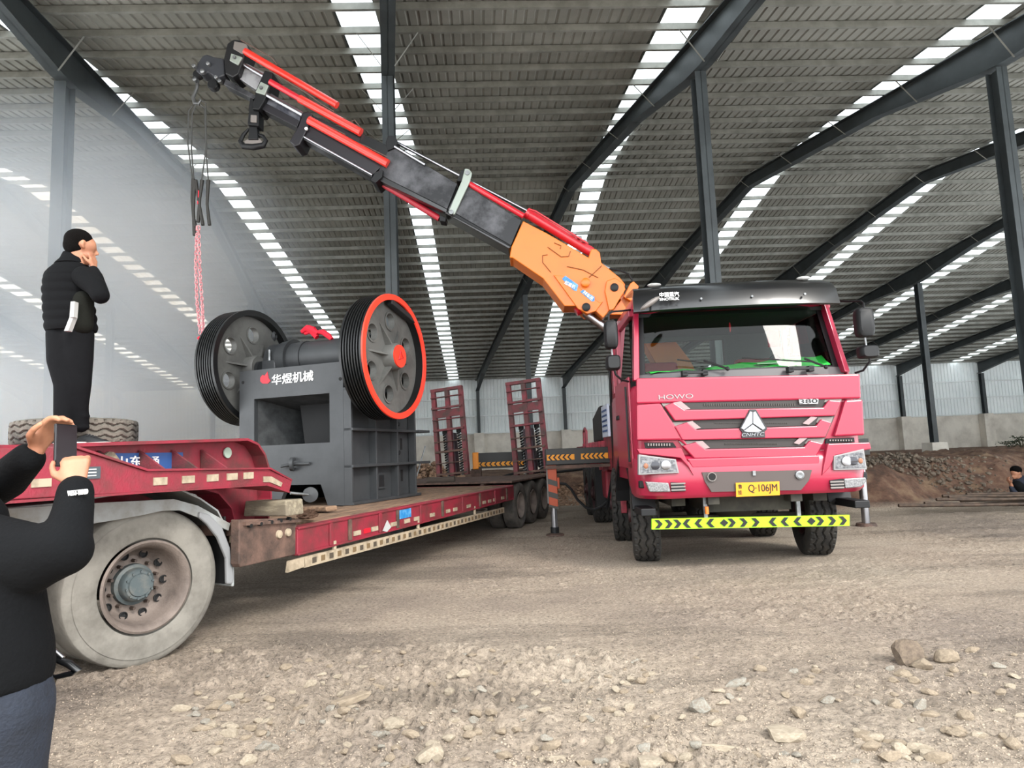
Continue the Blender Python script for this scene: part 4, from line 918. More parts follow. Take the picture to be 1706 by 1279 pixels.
# outer wing with sloping top, lower step, gussets
wing = MB().px([(-1.2, 1.24), (-1.2, 1.50), (2.85, 1.48), (3.36, 1.33), (4.57, 1.30), (4.88, 1.19), (4.84, 1.10), (4.55, 1.18), (3.3, 1.20), (2.3, 1.22)], -.03, 0).build('outer_wing', TRRED, trailer, bevel=.004)
MB().prism([(-.52, 2.85, 1.482), (0.02, 2.85, 1.482), (.02, 3.36, 1.33), (-.52, 3.36, 1.33)], None, (0, 0, .014)).build('wing_top', TRRED, wing)
MB().prism([(-.52, 3.36, 1.33), (.02, 3.36, 1.33), (.02, 4.57, 1.30), (-.3, 4.57, 1.30), (-.5, 4.5, 1.30)], None, (0, 0, .014)).build('wing_top', TRRED, wing)
MB().prism([(-.3, 4.57, 1.30), (.02, 4.57, 1.30), (.0, 4.88, 1.19), (-.12, 4.88, 1.19)], None, (0, 0, .014)).build('wing_top', TRRED, wing)
MB().prism([(-.5, 3.3, 1.19), (0, 3.3, 1.19), (0, 4.56, 1.17), (-.5, 4.3, 1.17)], None, (0, 0, .012)).build('wing_bottom', TRRED, wing)
MB().prism([(-.3, 4.4, 1.17), (0, 4.55, 1.17), (0, 4.85, 1.09), (-.1, 4.85, 1.10)], None, (0, 0, .012)).build('wing_bottom', TRRED, wing)
MB().prism([(-.5, -1.2, 1.22), (.02, -1.2, 1.22), (.02, 3.3, 1.19), (-.5, 3.3, 1.19)], None, (0, 0, .014)).build('wing_bottom', TRRED, wing)
for y in (3.42, 3.75, 4.05, 4.35):
    MB().prism([(-.48, y, 1.32), (-.48, y, 1.48), (-.22, y, 1.32)], None, (0, .02, 0)).build('gusset', RAMPRED, wing)
for y, m_ in ((3.42, CREAM), (3.66, CREAM), (3.89, CREAM), (4.09, CREAM), (4.27, CREAM), (2.62, CREAM), (2.03, CREAM), (2.14, REFR)):
    beam('reflector', 0, .008, y, y+(.11 if m_ is CREAM else .16), 1.235 if y > 3 else 1.27, 1.285 if y > 3 else 1.315, m_, wing, 0)
MB().prism([(.002, 4.50, 1.245), (.002, 4.60, 1.24), (.002, 4.74, 1.18), (.002, 4.72, 1.15), (.002, 4.58, 1.195), (.002, 4.50, 1.20)], None, (.006, 0, 0)).build('reflector', CREAM, wing)
pl2 = beam('id_plate', 0, .008, 2.87, 3.03, 1.30, 1.37, mat('plate_grey', '#50585e', .4, .4), wing, 0)
for i in range(3): beam('plate_line', .008, .011, 2.90, 3.0, 1.315+i*.018, 1.322+i*.018, GLAZE, pl2, 0)
sg = beam('name_sign', -.485, -.475, 3.48, 4.16, 1.33, 1.46, BLUE, trailer, 0)
v = R_.x(215, 769, -.47); text('lettering', '山东', WHITE, sg, v, (0, 1, 0), (0, 0, 1), .22, .085)
v = R_.x(256, 770, -.47); text('lettering', '通', WHITE, sg, v, (0, 1, 0), (0, 0, 1), .10, .085)
v = R_.x(378, 754, -.48); MB().cyl(v, v+Vector((.012, 0, 0)), .045, n=24).build('round_mark', mat('mark_green', '#9fb0a0', .6), trailer)
q = [(lambda v_: (v_.y, v_.z))(R_.x(px_, py_, -.44)) for px_, py_ in ((166, 772), (170, 760), (180, 752), (188, 753), (197, 764), (201, 776), (192, 774), (184, 764), (176, 768))]
MB().px(q, -.45, -.43).build('worn_lug', TIMBER, trailer)
# side guard: cream rail with dashes
gd = MB().px([(4.78, .44), (4.80, .53), (5.0, .53), (5.02, .45)], .0, .03).build('side_guard', CREAM, trailer)
gb = MB().prism([(.0, 5.0, .44), (.03, 5.0, .44), (.03, 5.0, .53), (.0, 5.0, .53)], 1, [(.0, 10.5, .38), (.03, 10.5, .38), (.03, 10.5, .47), (.0, 10.5, .47)]).build('guard_rail', CREAM, gd)
for i in range(40):
    y = 5.12+i*.134; z = .485-.06*(y-5)/5.5; beam('dash', .03, .034, y, y+.06, z-.024, z+.024, mat('dash_brown', '#6e5a3f', .7) if i % 2 else mat('dash_dark', '#4a4136', .7), gd, 0)
for y in (5.5, 7.3, 9.2): beam('guard_hanger', -.02, .01, y, y+.04, .44, .6, CREAM, gd)
# rear bogie: six small dual wheels, deck over them, bumper
tw = tyre_mb(.41, .22, .12, 64); rw = None
for y in (11.62, 12.45, 13.28):
    for x in (-.14, -.42, -2.58, -2.86):
        if rw is None:
            rw = tw.build('wheel', mat('tyre_dull', '#3b3835', .85, 0, '#57514b', 5, .5), trailer, smooth=True); rim_mb(.22, .11, .04, 1).build('rim', RIMD, rw, smooth=True); w_ = rw
        else: w_ = copy_tree(rw, trailer)
        w_.location = (x, y, .41); w_.rotation_euler = (random.random()*6, 0, 0)
for y in (11.62, 12.45, 13.28): MB().cyl((-2.8, y, .41), (-.2, y, .41), .05).build('axle', RUST, trailer)
beam('rear_deck', -2.98, -.02, S1+.03, SE, DZ+.035, DZ+.07, RUST)
beam('rear_rail', -.6, -.54, S1, SE, .60, DZ+.03, RUST); beam('rear_rail', -2.4, -2.34, S1, SE, .60, DZ+.03, RUST)
beam('end_beam', -3.0, 0, S1-.02, S1+.05, .57, DZ, TRRED); beam('tail_beam', -2.98, -.02, SE-.06, SE+.06, .58, DZ+.04, RUST)
# ramps standing upright at the tail
def ramp(x0, base):
    r = thing('ramp', (x0, base, DZ+.06)); r.parent = trailer; r.rotation_euler = (-math.radians(2), -math.radians(4.2), 0)
    w, hh = .80, 2.08; M_ = RAMPRED
    for x in (0, w/2-.05, w-.1):
        MB().prism([(x, 0, 0), (x+.1, 0, 0), (x+.1, .14, 0), (x, .14, 0)], 1, [(x, .06, hh), (x+.1, .06, hh), (x+.1, .16, hh), (x, .16, hh)]).build('ramp_stringer', M_, r, bevel=.005)
    MB().box(0, w, .04, .15, hh-.07, hh).build('ramp_tip', M_, r)
    for i, z in enumerate((.03, .30, .55, .80, 1.06, 1.32, 1.58, 1.85)):
        big = i % 2 == 0 or i == 6
        MB().box(.02, w-.02, -.03, .06, z, z+(.045 if big else .018)).build('rung', M_ if i > 3 else RUST, r)
    MB().box(.1, w-.1, .05, .07, 1.38, 1.56).build('ramp_plate', M_, r)
    MB().box(w/2-.12, w/2+.08, .1, .3, 0, 1.0).build('ramp_ram_box', mat('ram_box', '#3f3138', .7), r)
    for x in (.22, w-.22):
        pts = []
        for i in range(150):
            t = i/150*2*math.pi*16; pts.append((x+.045*math.cos(t), .2+.045*math.sin(t), .05+i/150*.95))
        MB().tube(pts, .014, 5).build('spring', PLAST, r, smooth=True)
        MB().cyl((x, .2, 1.0), (x, .2, 1.08), .06).build('spring_cap', PLAST, r)
        MB().cyl((x, .2, 0), (x, .2, 1.0), .02).build('spring_rod', STEEL, r)
    return r
b1 = R_.z(869, 799, DZ+.06); b2 = R_.z(725, 800, DZ+.06)
ramp(-.86, SE); ramp(-2.86, SE+.35)
MB().tube([(-3.1, SE+.3, 1.6), (-3.2, SE, .9)], .015, 6).build('ramp_stay', STEEL, trailer)

# ------------------------------------------------------------------ jaw crusher on the deck
KZ = DZ+.004
c0 = R_.world(*R_.z(574, 841, .81)); K = Fr(Vector((c0.x, c0.y, KZ)), 20)
cr = thing('jaw_crusher', K.o, 20, 'dark grey jaw crusher with two big grooved flywheels, the right one red-rimmed', 'crusher')
def pk(a): return a
# front plate around the opening and the foot notch
fz = 1.76
mb = MB()
mb.box(-1.6, -1.36, 0, .07, 0, fz).box(-.20, 0, 0, .07, 0, fz).box(-1.36, -.20, 0, .07, 1.38, fz).box(-1.36, -.20, 0, .07, .26, .77)
mb.py([(-1.36, 0), (-.98, 0), (-.85, .26), (-1.36, .26)], 0, .07).py([(-.20, 0), (-.24, 0), (-.34, .26), (-.20, .26)], 0, .07)
fpz = mb.build('front_plate', CRUSH, cr)
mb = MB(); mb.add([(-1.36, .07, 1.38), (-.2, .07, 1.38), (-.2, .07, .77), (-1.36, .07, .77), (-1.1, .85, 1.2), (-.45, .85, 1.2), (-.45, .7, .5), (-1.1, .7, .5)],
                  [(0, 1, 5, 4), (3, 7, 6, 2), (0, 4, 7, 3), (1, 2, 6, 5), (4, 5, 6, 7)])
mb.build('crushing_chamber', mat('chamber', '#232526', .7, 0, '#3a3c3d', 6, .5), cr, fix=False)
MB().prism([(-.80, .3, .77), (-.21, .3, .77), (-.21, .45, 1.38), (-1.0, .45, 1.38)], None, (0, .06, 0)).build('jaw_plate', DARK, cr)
# side walls
for x in (-1.6, -.07): MB().box(x, x+.07, .07, 1.65, 0, 1.45).build('side_plate', CRUSH, cr, bevel=.004)
MB().box(-1.6, 0, 1.58, 1.65, 0, 1.45).build('rear_plate', CRUSH, cr)
MB().px([(.07, 1.45), (.07, fz), (.5, fz), (1.2, 1.68), (1.65, 1.45)], -.07, 0).build('upper_cheek', CRUSH, cr); MB().px([(.07, 1.45), (.07, fz), (.5, fz), (1.2, 1.68), (1.65, 1.45)], -1.6, -1.53).build('upper_cheek', CRUSH, cr)
for z in (.0, .45, .90, 1.4): MB().box(0, .13, -.0, 1.72, z, z+.035).build('side_flange', CRUSH, cr, bevel=.004)
for y in (.0, .56, 1.10, 1.60): MB().box(0, .11, y, y+.035, .03, 1.42).build('side_rib', CRUSH, cr, bevel=.004)
for z in (.45, .90): MB().box(0, .17, 1.62, 1.95, z, z+.035).build('rear_lug', CRUSH, cr)
MB().box(0, .02, .72, .92, .15, .36).build('access_frame', CRUSH, cr); MB().box(.02, .024, .76, .88, .18, .33).build('access_hole', CRUSHD, cr)
for z in (.22, .66, 1.1): MB().box(0, .004, 1.36, 1.42, z, z+.16).build('slot', DARK, cr, bevel=.001)
for z in (.62, 1.02): MB().lathe([(0, .03), (.03, .03), (.03, 0)], (0, 1.3, z), (1, 0, 0), 6).build('bolt', CRUSHD, cr)
# towing ring and pins, lower rod with the round pad
v = K.y(487, 773, -.03); MB().lathe([(-.03, .05), (-.02, .085), (.02, .085), (.03, .05)], v, (1, .4, 0), 24, closed=True).build('lifting_ring', CRUSH, cr, smooth=True)
a = K.y(468, 777, -.06); b_ = K.y(516, 772, -.02); MB().cyl(a, v, .018).build('pin', CRUSH, cr, smooth=True); MB().cyl(v, b_, .018).build('pin', CRUSH, cr, smooth=True)
v = K.y(517, 824, -.08); MB().lathe([(-.03, .07), (.0, .095), (.02, .09), (.03, 0)], v, (.6, -.8, 0), 24).build('tension_pad', CRUSH, cr, smooth=True)
a = K.y(484, 821, -.3); MB().cyl(v, a, .018).build('tension_rod', STEEL, cr, smooth=True)
v = K.y(470, 629.5, -.001); MB().py([(lambda q: (q.x, q.z))(K.y(px_, py_, 0)) for px_, py_ in ((434, 629), (438, 624), (441, 626), (446, 619), (448, 630), (451, 634), (447, 639), (438, 639), (434, 635))], -.006, 0).build('maker_mark', mat('mark_red', '#b02030', .5), cr)
text('lettering', '华煜机械', WHITE, cr, K.y(487, 629, -.003), (1, 0, .02), (0, 0, 1), .64, .135)
for px_, py_ in ((405, 637), (567, 631)): v = K.y(px_, py_, 0); MB().cyl(v, v-Vector((0, .004, 0)), .022).build('eye_hole', DARK, cr)
# moving jaw housing and bearing blocks
HY, HZ = 1.02, 1.99
MB().lathe([(-1.38, .0), (-1.38, .27), (-1.22, .29), (-1.22, .24), (-1.0, .25), (-1.0, .235), (-.35, .235), (-.35, .27), (-.2, .28), (-.2, 0)], (0, HY-.35, HZ-.03), (1, 0, 0), 36).build('jaw_housing', CRUSH, cr, smooth=True)
for x0, x1 in ((-1.62, -1.36), (-.22, .04)):
    bb = MB().box(x0, x1, HY-.62, HY+.05, 1.55, 1.95).build('bearing_block', CRUSH, cr, bevel=.02)
    MB().lathe([(x0, 0), (x0, .25), (x1, .25), (x1, 0)], (0, HY-.3, HZ-.02), (1, 0, 0), 30).build('bearing_cap', CRUSH, bb, smooth=True)
    for y in (HY-.58, HY-.46): MB().cyl(((x0+x1)/2, y, 1.9), ((x0+x1)/2, y, 2.1), .02, n=6).build('stud', STEEL, bb)
for px_, py_, s_ in ((457, 560, .06), (527, 553, .06)):
    v = K.y(px_, py_, HY-.35); MB().lathe([(-.025, .04), (0, .07), (.025, .04)], (v.x, v.y, v.z), (1, .3, 0), 20, closed=True).build('lifting_eye', CRUSH, cr, smooth=True)
# flywheels: dished disc with six holes, grooved rim
def flywheel(x0, x1, face, redrim, cx):
    """x0..x1 width of the rim, face +1: dish seen from +x"""
    Rw = .795; f = thing('flywheel', (0, cx[0], cx[1])); f.parent = cr
    if redrim: tag(f, 'right flywheel with bright red rim and red hub cap')
    prof = []; nG = 7; w_ = (x1-x0)
    prof += [(x0, Rw-.075), (x0, Rw-.01)]
    for i in range(nG):
        a = x0+.03+(w_-.06)*i/nG; b2_ = (w_-.06)/nG
        prof += [(a, Rw), (a+b2_*.2, Rw), (a+b2_*.45, Rw-.045), (a+b2_*.55, Rw-.045), (a+b2_*.8, Rw)]
    prof += [(x1, Rw), (x1, Rw-.075)]
    MB().lathe(prof, (0, 0, 0), (1, 0, 0), 96, closed=True).build('grooved_rim', GROOVE, f, smooth=True)
    xm = (x0+x1)/2 + face*.02
    # disc with real holes: build as ring segments around six holes
    n = 96; mb = MB(); import bmesh
    hr, hc = .105, .47
    outer = [(Rw-.07)*np.array([math.cos(2*math.pi*i/n), math.sin(2*math.pi*i/n)]) for i in range(n)]
    from mathutils.geometry import delaunay_2d_cdt
    V = [Vector(p) for p in outer]; E_ = [(i, (i+1) % n) for i in range(n)]; F_ = []
    for h_ in range(6):
        c = (hc*math.cos(h_*math.pi/3+.45), hc*math.sin(h_*math.pi/3+.45)); b0 = len(V)
        V += [Vector((c[0]+hr*math.cos(2*math.pi*i/20), c[1]+hr*math.sin(2*math.pi*i/20))) for i in range(20)]
        E_ += [(b0+i, b0+(i+1) % 20) for i in range(20)]
    ov, oe, of, *_ = delaunay_2d_cdt(V, E_, [], 2, 1e-5)
    keep = []
    for t in of:
        c = sum((ov[i] for i in t), Vector((0, 0)))/len(t)
        if all((c-Vector((hc*math.cos(h_*math.pi/3+.45), hc*math.sin(h_*math.pi/3+.45)))).length > hr*.97 for h_ in range(6)): keep.append(t)
    vs = [(xm-.03, p.x, p.y) for p in ov] + [(xm+.03, p.x, p.y) for p in ov]; k = len(ov)
    fs = [tuple(t)[::-1] for t in keep] + [tuple(i+k for i in t) for t in keep]
    from collections import Counter
    ed = Counter((t[i], t[(i+1) % 3]) for t in keep for i in range(3))
    fs += [(a, b2_, b2_+k, a+k) for a, b2_ in ed if (b2_, a) not in ed]
    mb.add(vs, fs).build('disc', WHEELG, f)
    for h_ in range(6):
        c = (hc*math.cos(h_*math.pi/3+.45), hc*math.sin(h_*math.pi/3+.45))
        MB().lathe([(xm-.045, hr), (xm-.045, hr+.02), (xm+.045, hr+.02), (xm+.045, hr)], (0, c[0], c[1]), (1, 0, 0), 24, closed=True).build('hole_collar', WHEELG, f, smooth=True)
        c = (math.cos(h_*math.pi/3+.45+.52), math.sin(h_*math.pi/3+.45+.52)); 
        MB().prism([(xm+.02, c[0]*.16-c[1]*.012, c[1]*.16+c[0]*.012), (xm+.13, c[0]*.16-c[1]*.012, c[1]*.16+c[0]*.012), (xm+.02, c[0]*.5-c[1]*.012, c[1]*.5+c[0]*.012)], None, (0, c[1]*.024, -c[0]*.024)).build('web_rib', WHEELG, f)
    MB().lathe([(xm-.12, .17), (xm+.15*face, .17), (xm+.18*face, .15), (xm+.18*face, 0)], (0, 0, 0), (1, 0, 0), 32).build('hub', WHEELG, f, smooth=True)
    if redrim:
        MB().lathe([(x1-.006, Rw-.078), (x1-.006, Rw+.002), (x1+.012, Rw-.003), (x1+.012, Rw-.074)], (0, 0, 0), (1, 0, 0), 96, closed=True).build('red_rim_ring', ORRED, f, smooth=True)
        MB().lathe([(xm+.18, .145), (xm+.20, .145), (xm+.20, 0)], (0, 0, 0), (1, 0, 0), 36).build('red_hub_cap', ORRED, f, smooth=True)
        tri = [(xm+.205, -.05, -.05), (xm+.205, .06, -.02), (xm+.205, 0, .07)]
        MB().tube(tri+[tri[0]], .006, 5).build('cap_mark', mat('mark_red', '#b02030'), f)
        xw = xm+.06; A = K.x(643, 503, xw); B2 = K.x(683, 536, xw); A, B2 = (Vector((xw, q.y-cx[0], q.z-cx[1])) for q in (A, B2)); dn = (B2-A).normalized(); up = Vector((0, -dn.z, dn.y))*.035
        MB().prism([A-up, B2-up, B2+up, A+up], None, (.09, 0, 0)).build('balance_weight', CRUSHD, f, bevel=.008)
    return f
fw = K.x(658, 594, .50)
for xa, xb in ((-1.85, -1.58), (-.05, .34)): MB().cyl((xa, fw.y, fw.z+.01), (xb, fw.y, fw.z+.01), .11, n=20).build('shaft', CRUSHD, cr, smooth=True)
flywheel(.20, .52, 1, True, (fw.y, fw.z))
lw = K._hit(470, 600, K.ex, -1.75)
flywheel(-1.99, -1.67, 1, False, (fw.y, fw.z+.04))
# red strap bundled on the housing
st = thing('lifting_strap', K.world(*K.y(525, 556, HY-.45)), 20, 'crumpled red lifting strap lying on top of the crusher', 'strap')
SF = Fr(st.location, 20)
for pts, r_ in ((((503, 553), (512, 547), (522, 551), (530, 556)), .05), (((508, 556), (518, 552), (528, 562)), .035), (((528, 553), (538, 553), (548, 560), (553, 565)), .04), (((505, 548), (515, 545), (524, 548)), .03)):
    MB().tube([SF.y(*q, .0) for q in pts], [r_*.6, r_, r_, r_*.7][:len(pts)], 8).build('strap_fold', REDCL, st, smooth=True)

# ------------------------------------------------------------------ tractor unit: drive wheels, mudguard, chassis
X_ = Fr((-2.60, 4.72, 0), 33); 
tractor = thing('tractor_truck', X_.o, 33, 'tractor unit under the gooseneck with dusty dual wheels and a grey mudguard', 'truck')
dt = tyre_mb(.54, .30, .145, 120)
def drive_wheel(y, x, outer):
    w_ = dt.build('wheel', TYRED, tractor, smooth=True); w_.location = (x, y, .53)
    if outer:
        mb = MB(); mb.lathe([(.155, .315), (.165, .30), (.155, .288), (.135, .272), (.10, .262), (.02, .255), (-.03, .235), (-.06, .20), (-.055, .14), (-.05, .12)], (0, 0, 0), n=64, cap=False)
        rm = mb.build('rim', RIMD, w_, smooth=True)
        for i in range(10):
            a = i*math.pi/5; p = Vector((-.035, math.cos(a)*.215, math.sin(a)*.215))
            if i % 1 == 0: MB().lathe([(-.01, .026), (.006, .030), (.008, .024), (-.004, .02), (-.006, 0)], p, (1, 0, 0), 14).build('hand_hole', DARK, rm, smooth=True)
            a += .3; p = Vector((-.055, math.cos(a)*.165, math.sin(a)*.165)); MB().cyl(p, p+Vector((.045, 0, 0)), .014, .011, 6).build('wheel_nut', mat('nut_brown', '#4b3f38', .6, .3), rm)
        hb_ = MB().lathe([(-.06, .145), (-.02, .14), (-.01, .118), (.03, .112), (.04, .105), (.05, .095), (.05, .08), (.06, .075), (.06, 0)], (0, 0, 0), n=36).build('hub', HUBG, w_, smooth=True)
        for i in range(10):
            a = i*math.pi/5+.2; p = Vector((.045, math.cos(a)*.092, math.sin(a)*.092)); MB().cyl(p, p+Vector((.014, 0, 0)), .009, n=6).build('hub_bolt', HUBG, hb_)
        MB().lathe([(.15, .33), (.156, .345), (.158, .40), (.154, .48)], (0, 0, 0), n=96, cap=False).build('sidewall_ring', TYRED, w_, smooth=True)
    else: MB().lathe([(.14, .305), (.1, .27), (0, .26), (-.1, .27), (-.14, .305)], (0, 0, 0), n=40, cap=False).build('rim', RIMD, w_, smooth=True)
    return w_
for y in (0, -1.4):
    for x, o_ in ((-.15, 1), (-.50, 0)): drive_wheel(y, x, o_)
    for x in (-1.9, -2.25): drive_wheel(y, x, 0)
    MB().cyl((-2.2, y, .53), (-.25, y, .53), .09).build('axle', RUST, tractor); MB().ball((-1.2, y, .55), (.28, .25, .24)).build('differential', RIMD, tractor, smooth=True)
    MB().lathe([(-.62, .12), (-.66, .15), (-.8, .15), (-.82, .10), (-.95, .08), (-.95, 0)], (0, y+.0, .53), (1, 0, 0), 20).build('brake_drum', RIMD, tractor, smooth=True)
MB().box(-.88, -.78, -3, .7, .78, 1.05).build('chassis_rail', RUST, tractor); MB().box(-1.62, -1.52, -3, .7, .78, 1.05).build('chassis_rail', RUST, tractor)
mb = MB(); mb.ball((-.75, -.62, .62), (.13, .13, .13)).cyl((-.75, -.62, .62), (-.6, -.75, .62), .08).box(-.85, -.6, -.9, -.5, .72, .84)
mb.build('suspension_bracket', mat('pale_casting', '#a09a88', .8, 0, '#6b6658', 8, .5), tractor, smooth=False)
# mudguard: thin bent sheet following the tyre with a battered front lip
def guard(pts, x0, x1, name='mudguard', th=.012, material=FEND):
    mb = MB(); rings = []
    for i, (y, z) in enumerate(pts):
        a = pts[max(0, i-1)]; b_ = pts[min(len(pts)-1, i+1)]; d = Vector((b_[0]-a[0], b_[1]-a[1])).normalized(); n_ = Vector((-d.y, d.x))*th
        rings.append([(x0, y, z), (x1, y, z), (x1, y+n_.x, z+n_.y), (x1-.02, y+n_.x, z+n_.y+.006), (x0, y+n_.x, z+n_.y)])
    return mb.loft(rings).build(name, material, tractor, smooth=True)
arc = [(-2.3, 1.10), (-1.4, 1.13), (-1.0, 1.13), (-.62, 1.14), (-.3, 1.17), (0, 1.19), (.2, 1.18), (.36, 1.10), (.5, 1.0), (.58, .85)]
g1 = guard(arc, -.62, .04)
def xs(pts, xl): return [(lambda v: (v.y, v.z))(X_.x(px, py, xl)) for px, py in pts]
MB().px(xs([(-40, 850), (150, 838), (290, 831), (330, 842), (357, 857), (384, 872), (381, 884), (345, 868), (300, 850), (270, 851), (238, 858), (200, 865), (150, 873), (60, 876), (-40, 880)], .06), .045, .06).build('mudguard_skirt', FEND, tractor, bevel=.003)
MB().px(xs([(333, 852), (350, 857), (371, 878), (384, 912), (391, 962), (388, 973), (378, 973), (377, 930), (363, 896), (345, 873), (332, 862)], .085), .05, .085).build('mudguard_edge', mat('lip_grey', '#7c7d7e', .6), tractor, bevel=.012)
MB().box(-.6, .08, .60, .625, .42, .62).build('mud_flap', FEND, tractor, bevel=.01)
MB().box(-.58, .0, .585, .60, .44, .95).build('guard_liner', DARK, tractor)
for a_, b_ in (((-.03, .66, .98), (.03, .68, .82)),): 
    MB().box(-.02, .05, .64, .69, .74, .90).build('marker_lamp', CREAM, tractor, bevel=.008); MB().tube([(.0, .66, .8), (.01, .67, .7), (-.02, .66, .6)], .012, 6).build('cable', PLAST, tractor)

# ------------------------------------------------------------------ loose things on the trailer
def loc_on(px, py, z, F=R_): v = F.z(px, py, z); return F.world(v.x, v.y, z)
def block(name, px0, px1, py, z, d, h, label, material=TIMBER):
    a, b_ = R_.z(px0, py, z), R_.z(px1, py, z); o = thing(name, R_.world(a.x, a.y, z), 17.4, label, 'wood block')
    w = (b_-a); L_ = w.length; u = w.normalized(); v_ = Vector((-u.y, u.x, 0))
    MB().prism([Vector((0, 0, 0)), u*L_, u*L_*.98+v_*d, u*.01+v_*d], 1, [u*.02+Vector((0, 0, h)), u*L_*.97+Vector((0, 0, h)), u*L_*.96+v_*d+Vector((0, 0, h)), u*.02+v_*d+Vector((0, 0, h*.97))]).build('block_body', material, o, bevel=.012)
    return o
block('timber_block', 405, 478, 860, .905, .22, .13, 'large weathered timber block on the rusty step before the crusher')
block('flat_board', 500, 545, 852, .82, .18, .05, 'short board lying beside the crusher foot', WOOD)
def chain(label, pts, z, n=14):
    P_ = [loc_on(*q, z) for q in pts]; o = thing('chain', P_[0], 0, label, 'chain')
    for i in range(n):
        t = i/n*(len(P_)-1); a = int(t); c = P_[a].lerp(P_[a+1], t-a) - P_[0] + Vector((random.uniform(-.03, .03), random.uniform(-.03, .03), .025 + random.uniform(0, .02)))
        an = random.uniform(0, 3.1); ring = [c + Vector((.04*math.cos(q)*math.cos(an)-.022*math.sin(q)*math.sin(an), .04*math.cos(q)*math.sin(an)+.022*math.sin(q)*math.cos(an), .012*math.sin(q+an))) for q in np.linspace(0, 2*math.pi, 9)]
        MB().tube(ring, .009, 5).build('link', mat('chain_rust', '#4a3527', .7, .3), o, smooth=True)
chain('rusty chain heaped on the deck edge before the crusher', [(505, 868), (515, 858), (505, 862), (520, 866), (510, 858)], .82, 26)
o = thing('rolled_mat', loc_on(735, 806, .84), 17.4, 'dark rolled mat lying on the deck behind the crusher', 'mat')
MB().lathe([(-.26, 0), (-.26, .06), (.26, .065), (.26, .04), (.24, .02), (.24, 0)], (0, 0, .07), (1, .15, 0), 20).build('roll', mat('mat_brown', '#4a413a', .9), o, smooth=True)
tyc = R_.loc(Vector((853-853, 0, 0))); c = Vector(((113-853)/FPX*5.93, 6.02, 1.572))
o = thing('spare_tyre', c, 40, 'dusty spare tyre lying flat on the gooseneck behind the standing man\'s shoes', 'tyre')
t = tyre_mb(.495, .28, .11, 200, tread=1).build('tyre_body', mat('worn_tyre', '#3d3a36', .9, 0, '#6d675e', 3, .5, bump=.3), o, smooth=True); t.rotation_euler = (0, math.pi/2, 0); t.location = (0, 0, .118)

# ------------------------------------------------------------------ people
def hand(mb, wrist, d, side, curl=.3, s=1.0, thumb=1, spread=.35, r=.0085, flip=1):
    """palm and five fingers added to a body; d = pointing direction, side = thumb side, palm faces d x side"""
    d = Vector(d).normalized(); side = Vector(side); side = (side - d*side.dot(d)).normalized(); nrm = d.cross(side).normalized()*flip; w = Vector(wrist)
    for k in (-1.5, -.5, .5, 1.5):
        mb.limb([w + side*k*.009*s, w + d*.085*s + side*k*.0205*s], [.015*s, .013*s], 10)
    mb.limb([w+d*.02*s+side*.012*s, w+d*.055*s+side*.03*s], [.017*s, .016*s], 10)
    for k, L_ in zip((1.5, .5, -.5, -1.5), (.072, .08, .075, .058)):
        b_ = w + d*.085*s + side*k*.0205*s; a = 0; p = b_; dd = d + side*spread*.12*k; pts = [p]; 
        for j, f_ in enumerate((.45, .32, .23)):
            a += curl*(1.0 if j else .8); q = dd.normalized()*math.cos(a) + nrm*math.sin(a); p = p + q*L_*f_*s*1.05; pts.append(p)
        mb.limb(pts, [r*s*1.08, r*s, r*s*.95, r*s*.82], 10)
    b_ = w + d*.03*s + side*.03*s; p1 = b_ + (side*.75+d*.55+nrm*.25*thumb).normalized()*.038*s; p2 = p1 + (side*.25+d*.9+nrm*.4*thumb).normalized()*.032*s; p3 = p2 + (d*.9+nrm*.45*thumb-side*.1).normalized()*.022*s
    mb.limb([b_, p1, p2, p3], [.0135*s, .0115*s, .0105*s, .009*s], 10)
def head(mb, c, face, s=1.0):
    face = Vector(face).normalized(); up = Vector((0, 0, 1)); sd = face.cross(up).normalized(); c = Vector(c)
    M_ = lambda f_, u_, r_: c + face*f_*s + up*u_*s + sd*r_*s
    mb.ball(M_(-.015, .035, 0), .088*s, 20, 14); mb.ball(M_(.02, .02, 0), .078*s, 20, 14); mb.ball(M_(.03, -.045, 0), (.055*s,)*3, 16, 12); mb.ball(M_(.055, -.075, 0), .028*s)
    mb.limb([M_(.085, .02, 0), M_(.105, -.018, 0)], [.010*s, .014*s], 10)
    mb.limb([M_(.083, -.052, -.018), M_(.088, -.052, 0), M_(.083, -.052, .018)], [.007*s, .009*s, .007*s], 8)
    for r_ in (-1, 1):
        mb.ball(M_(.082, .018, r_*.03), .011*s); mb.limb([M_(.082, .036, r_*.014), M_(.078, .038, r_*.045)], [.008*s, .007*s], 8)
        mb.limb([M_(-.005, .02, r_*.086), M_(-.012, -.0, r_*.09), M_(0, -.025, r_*.082)], [.014*s, .013*s, .009*s], 8)
    return M_
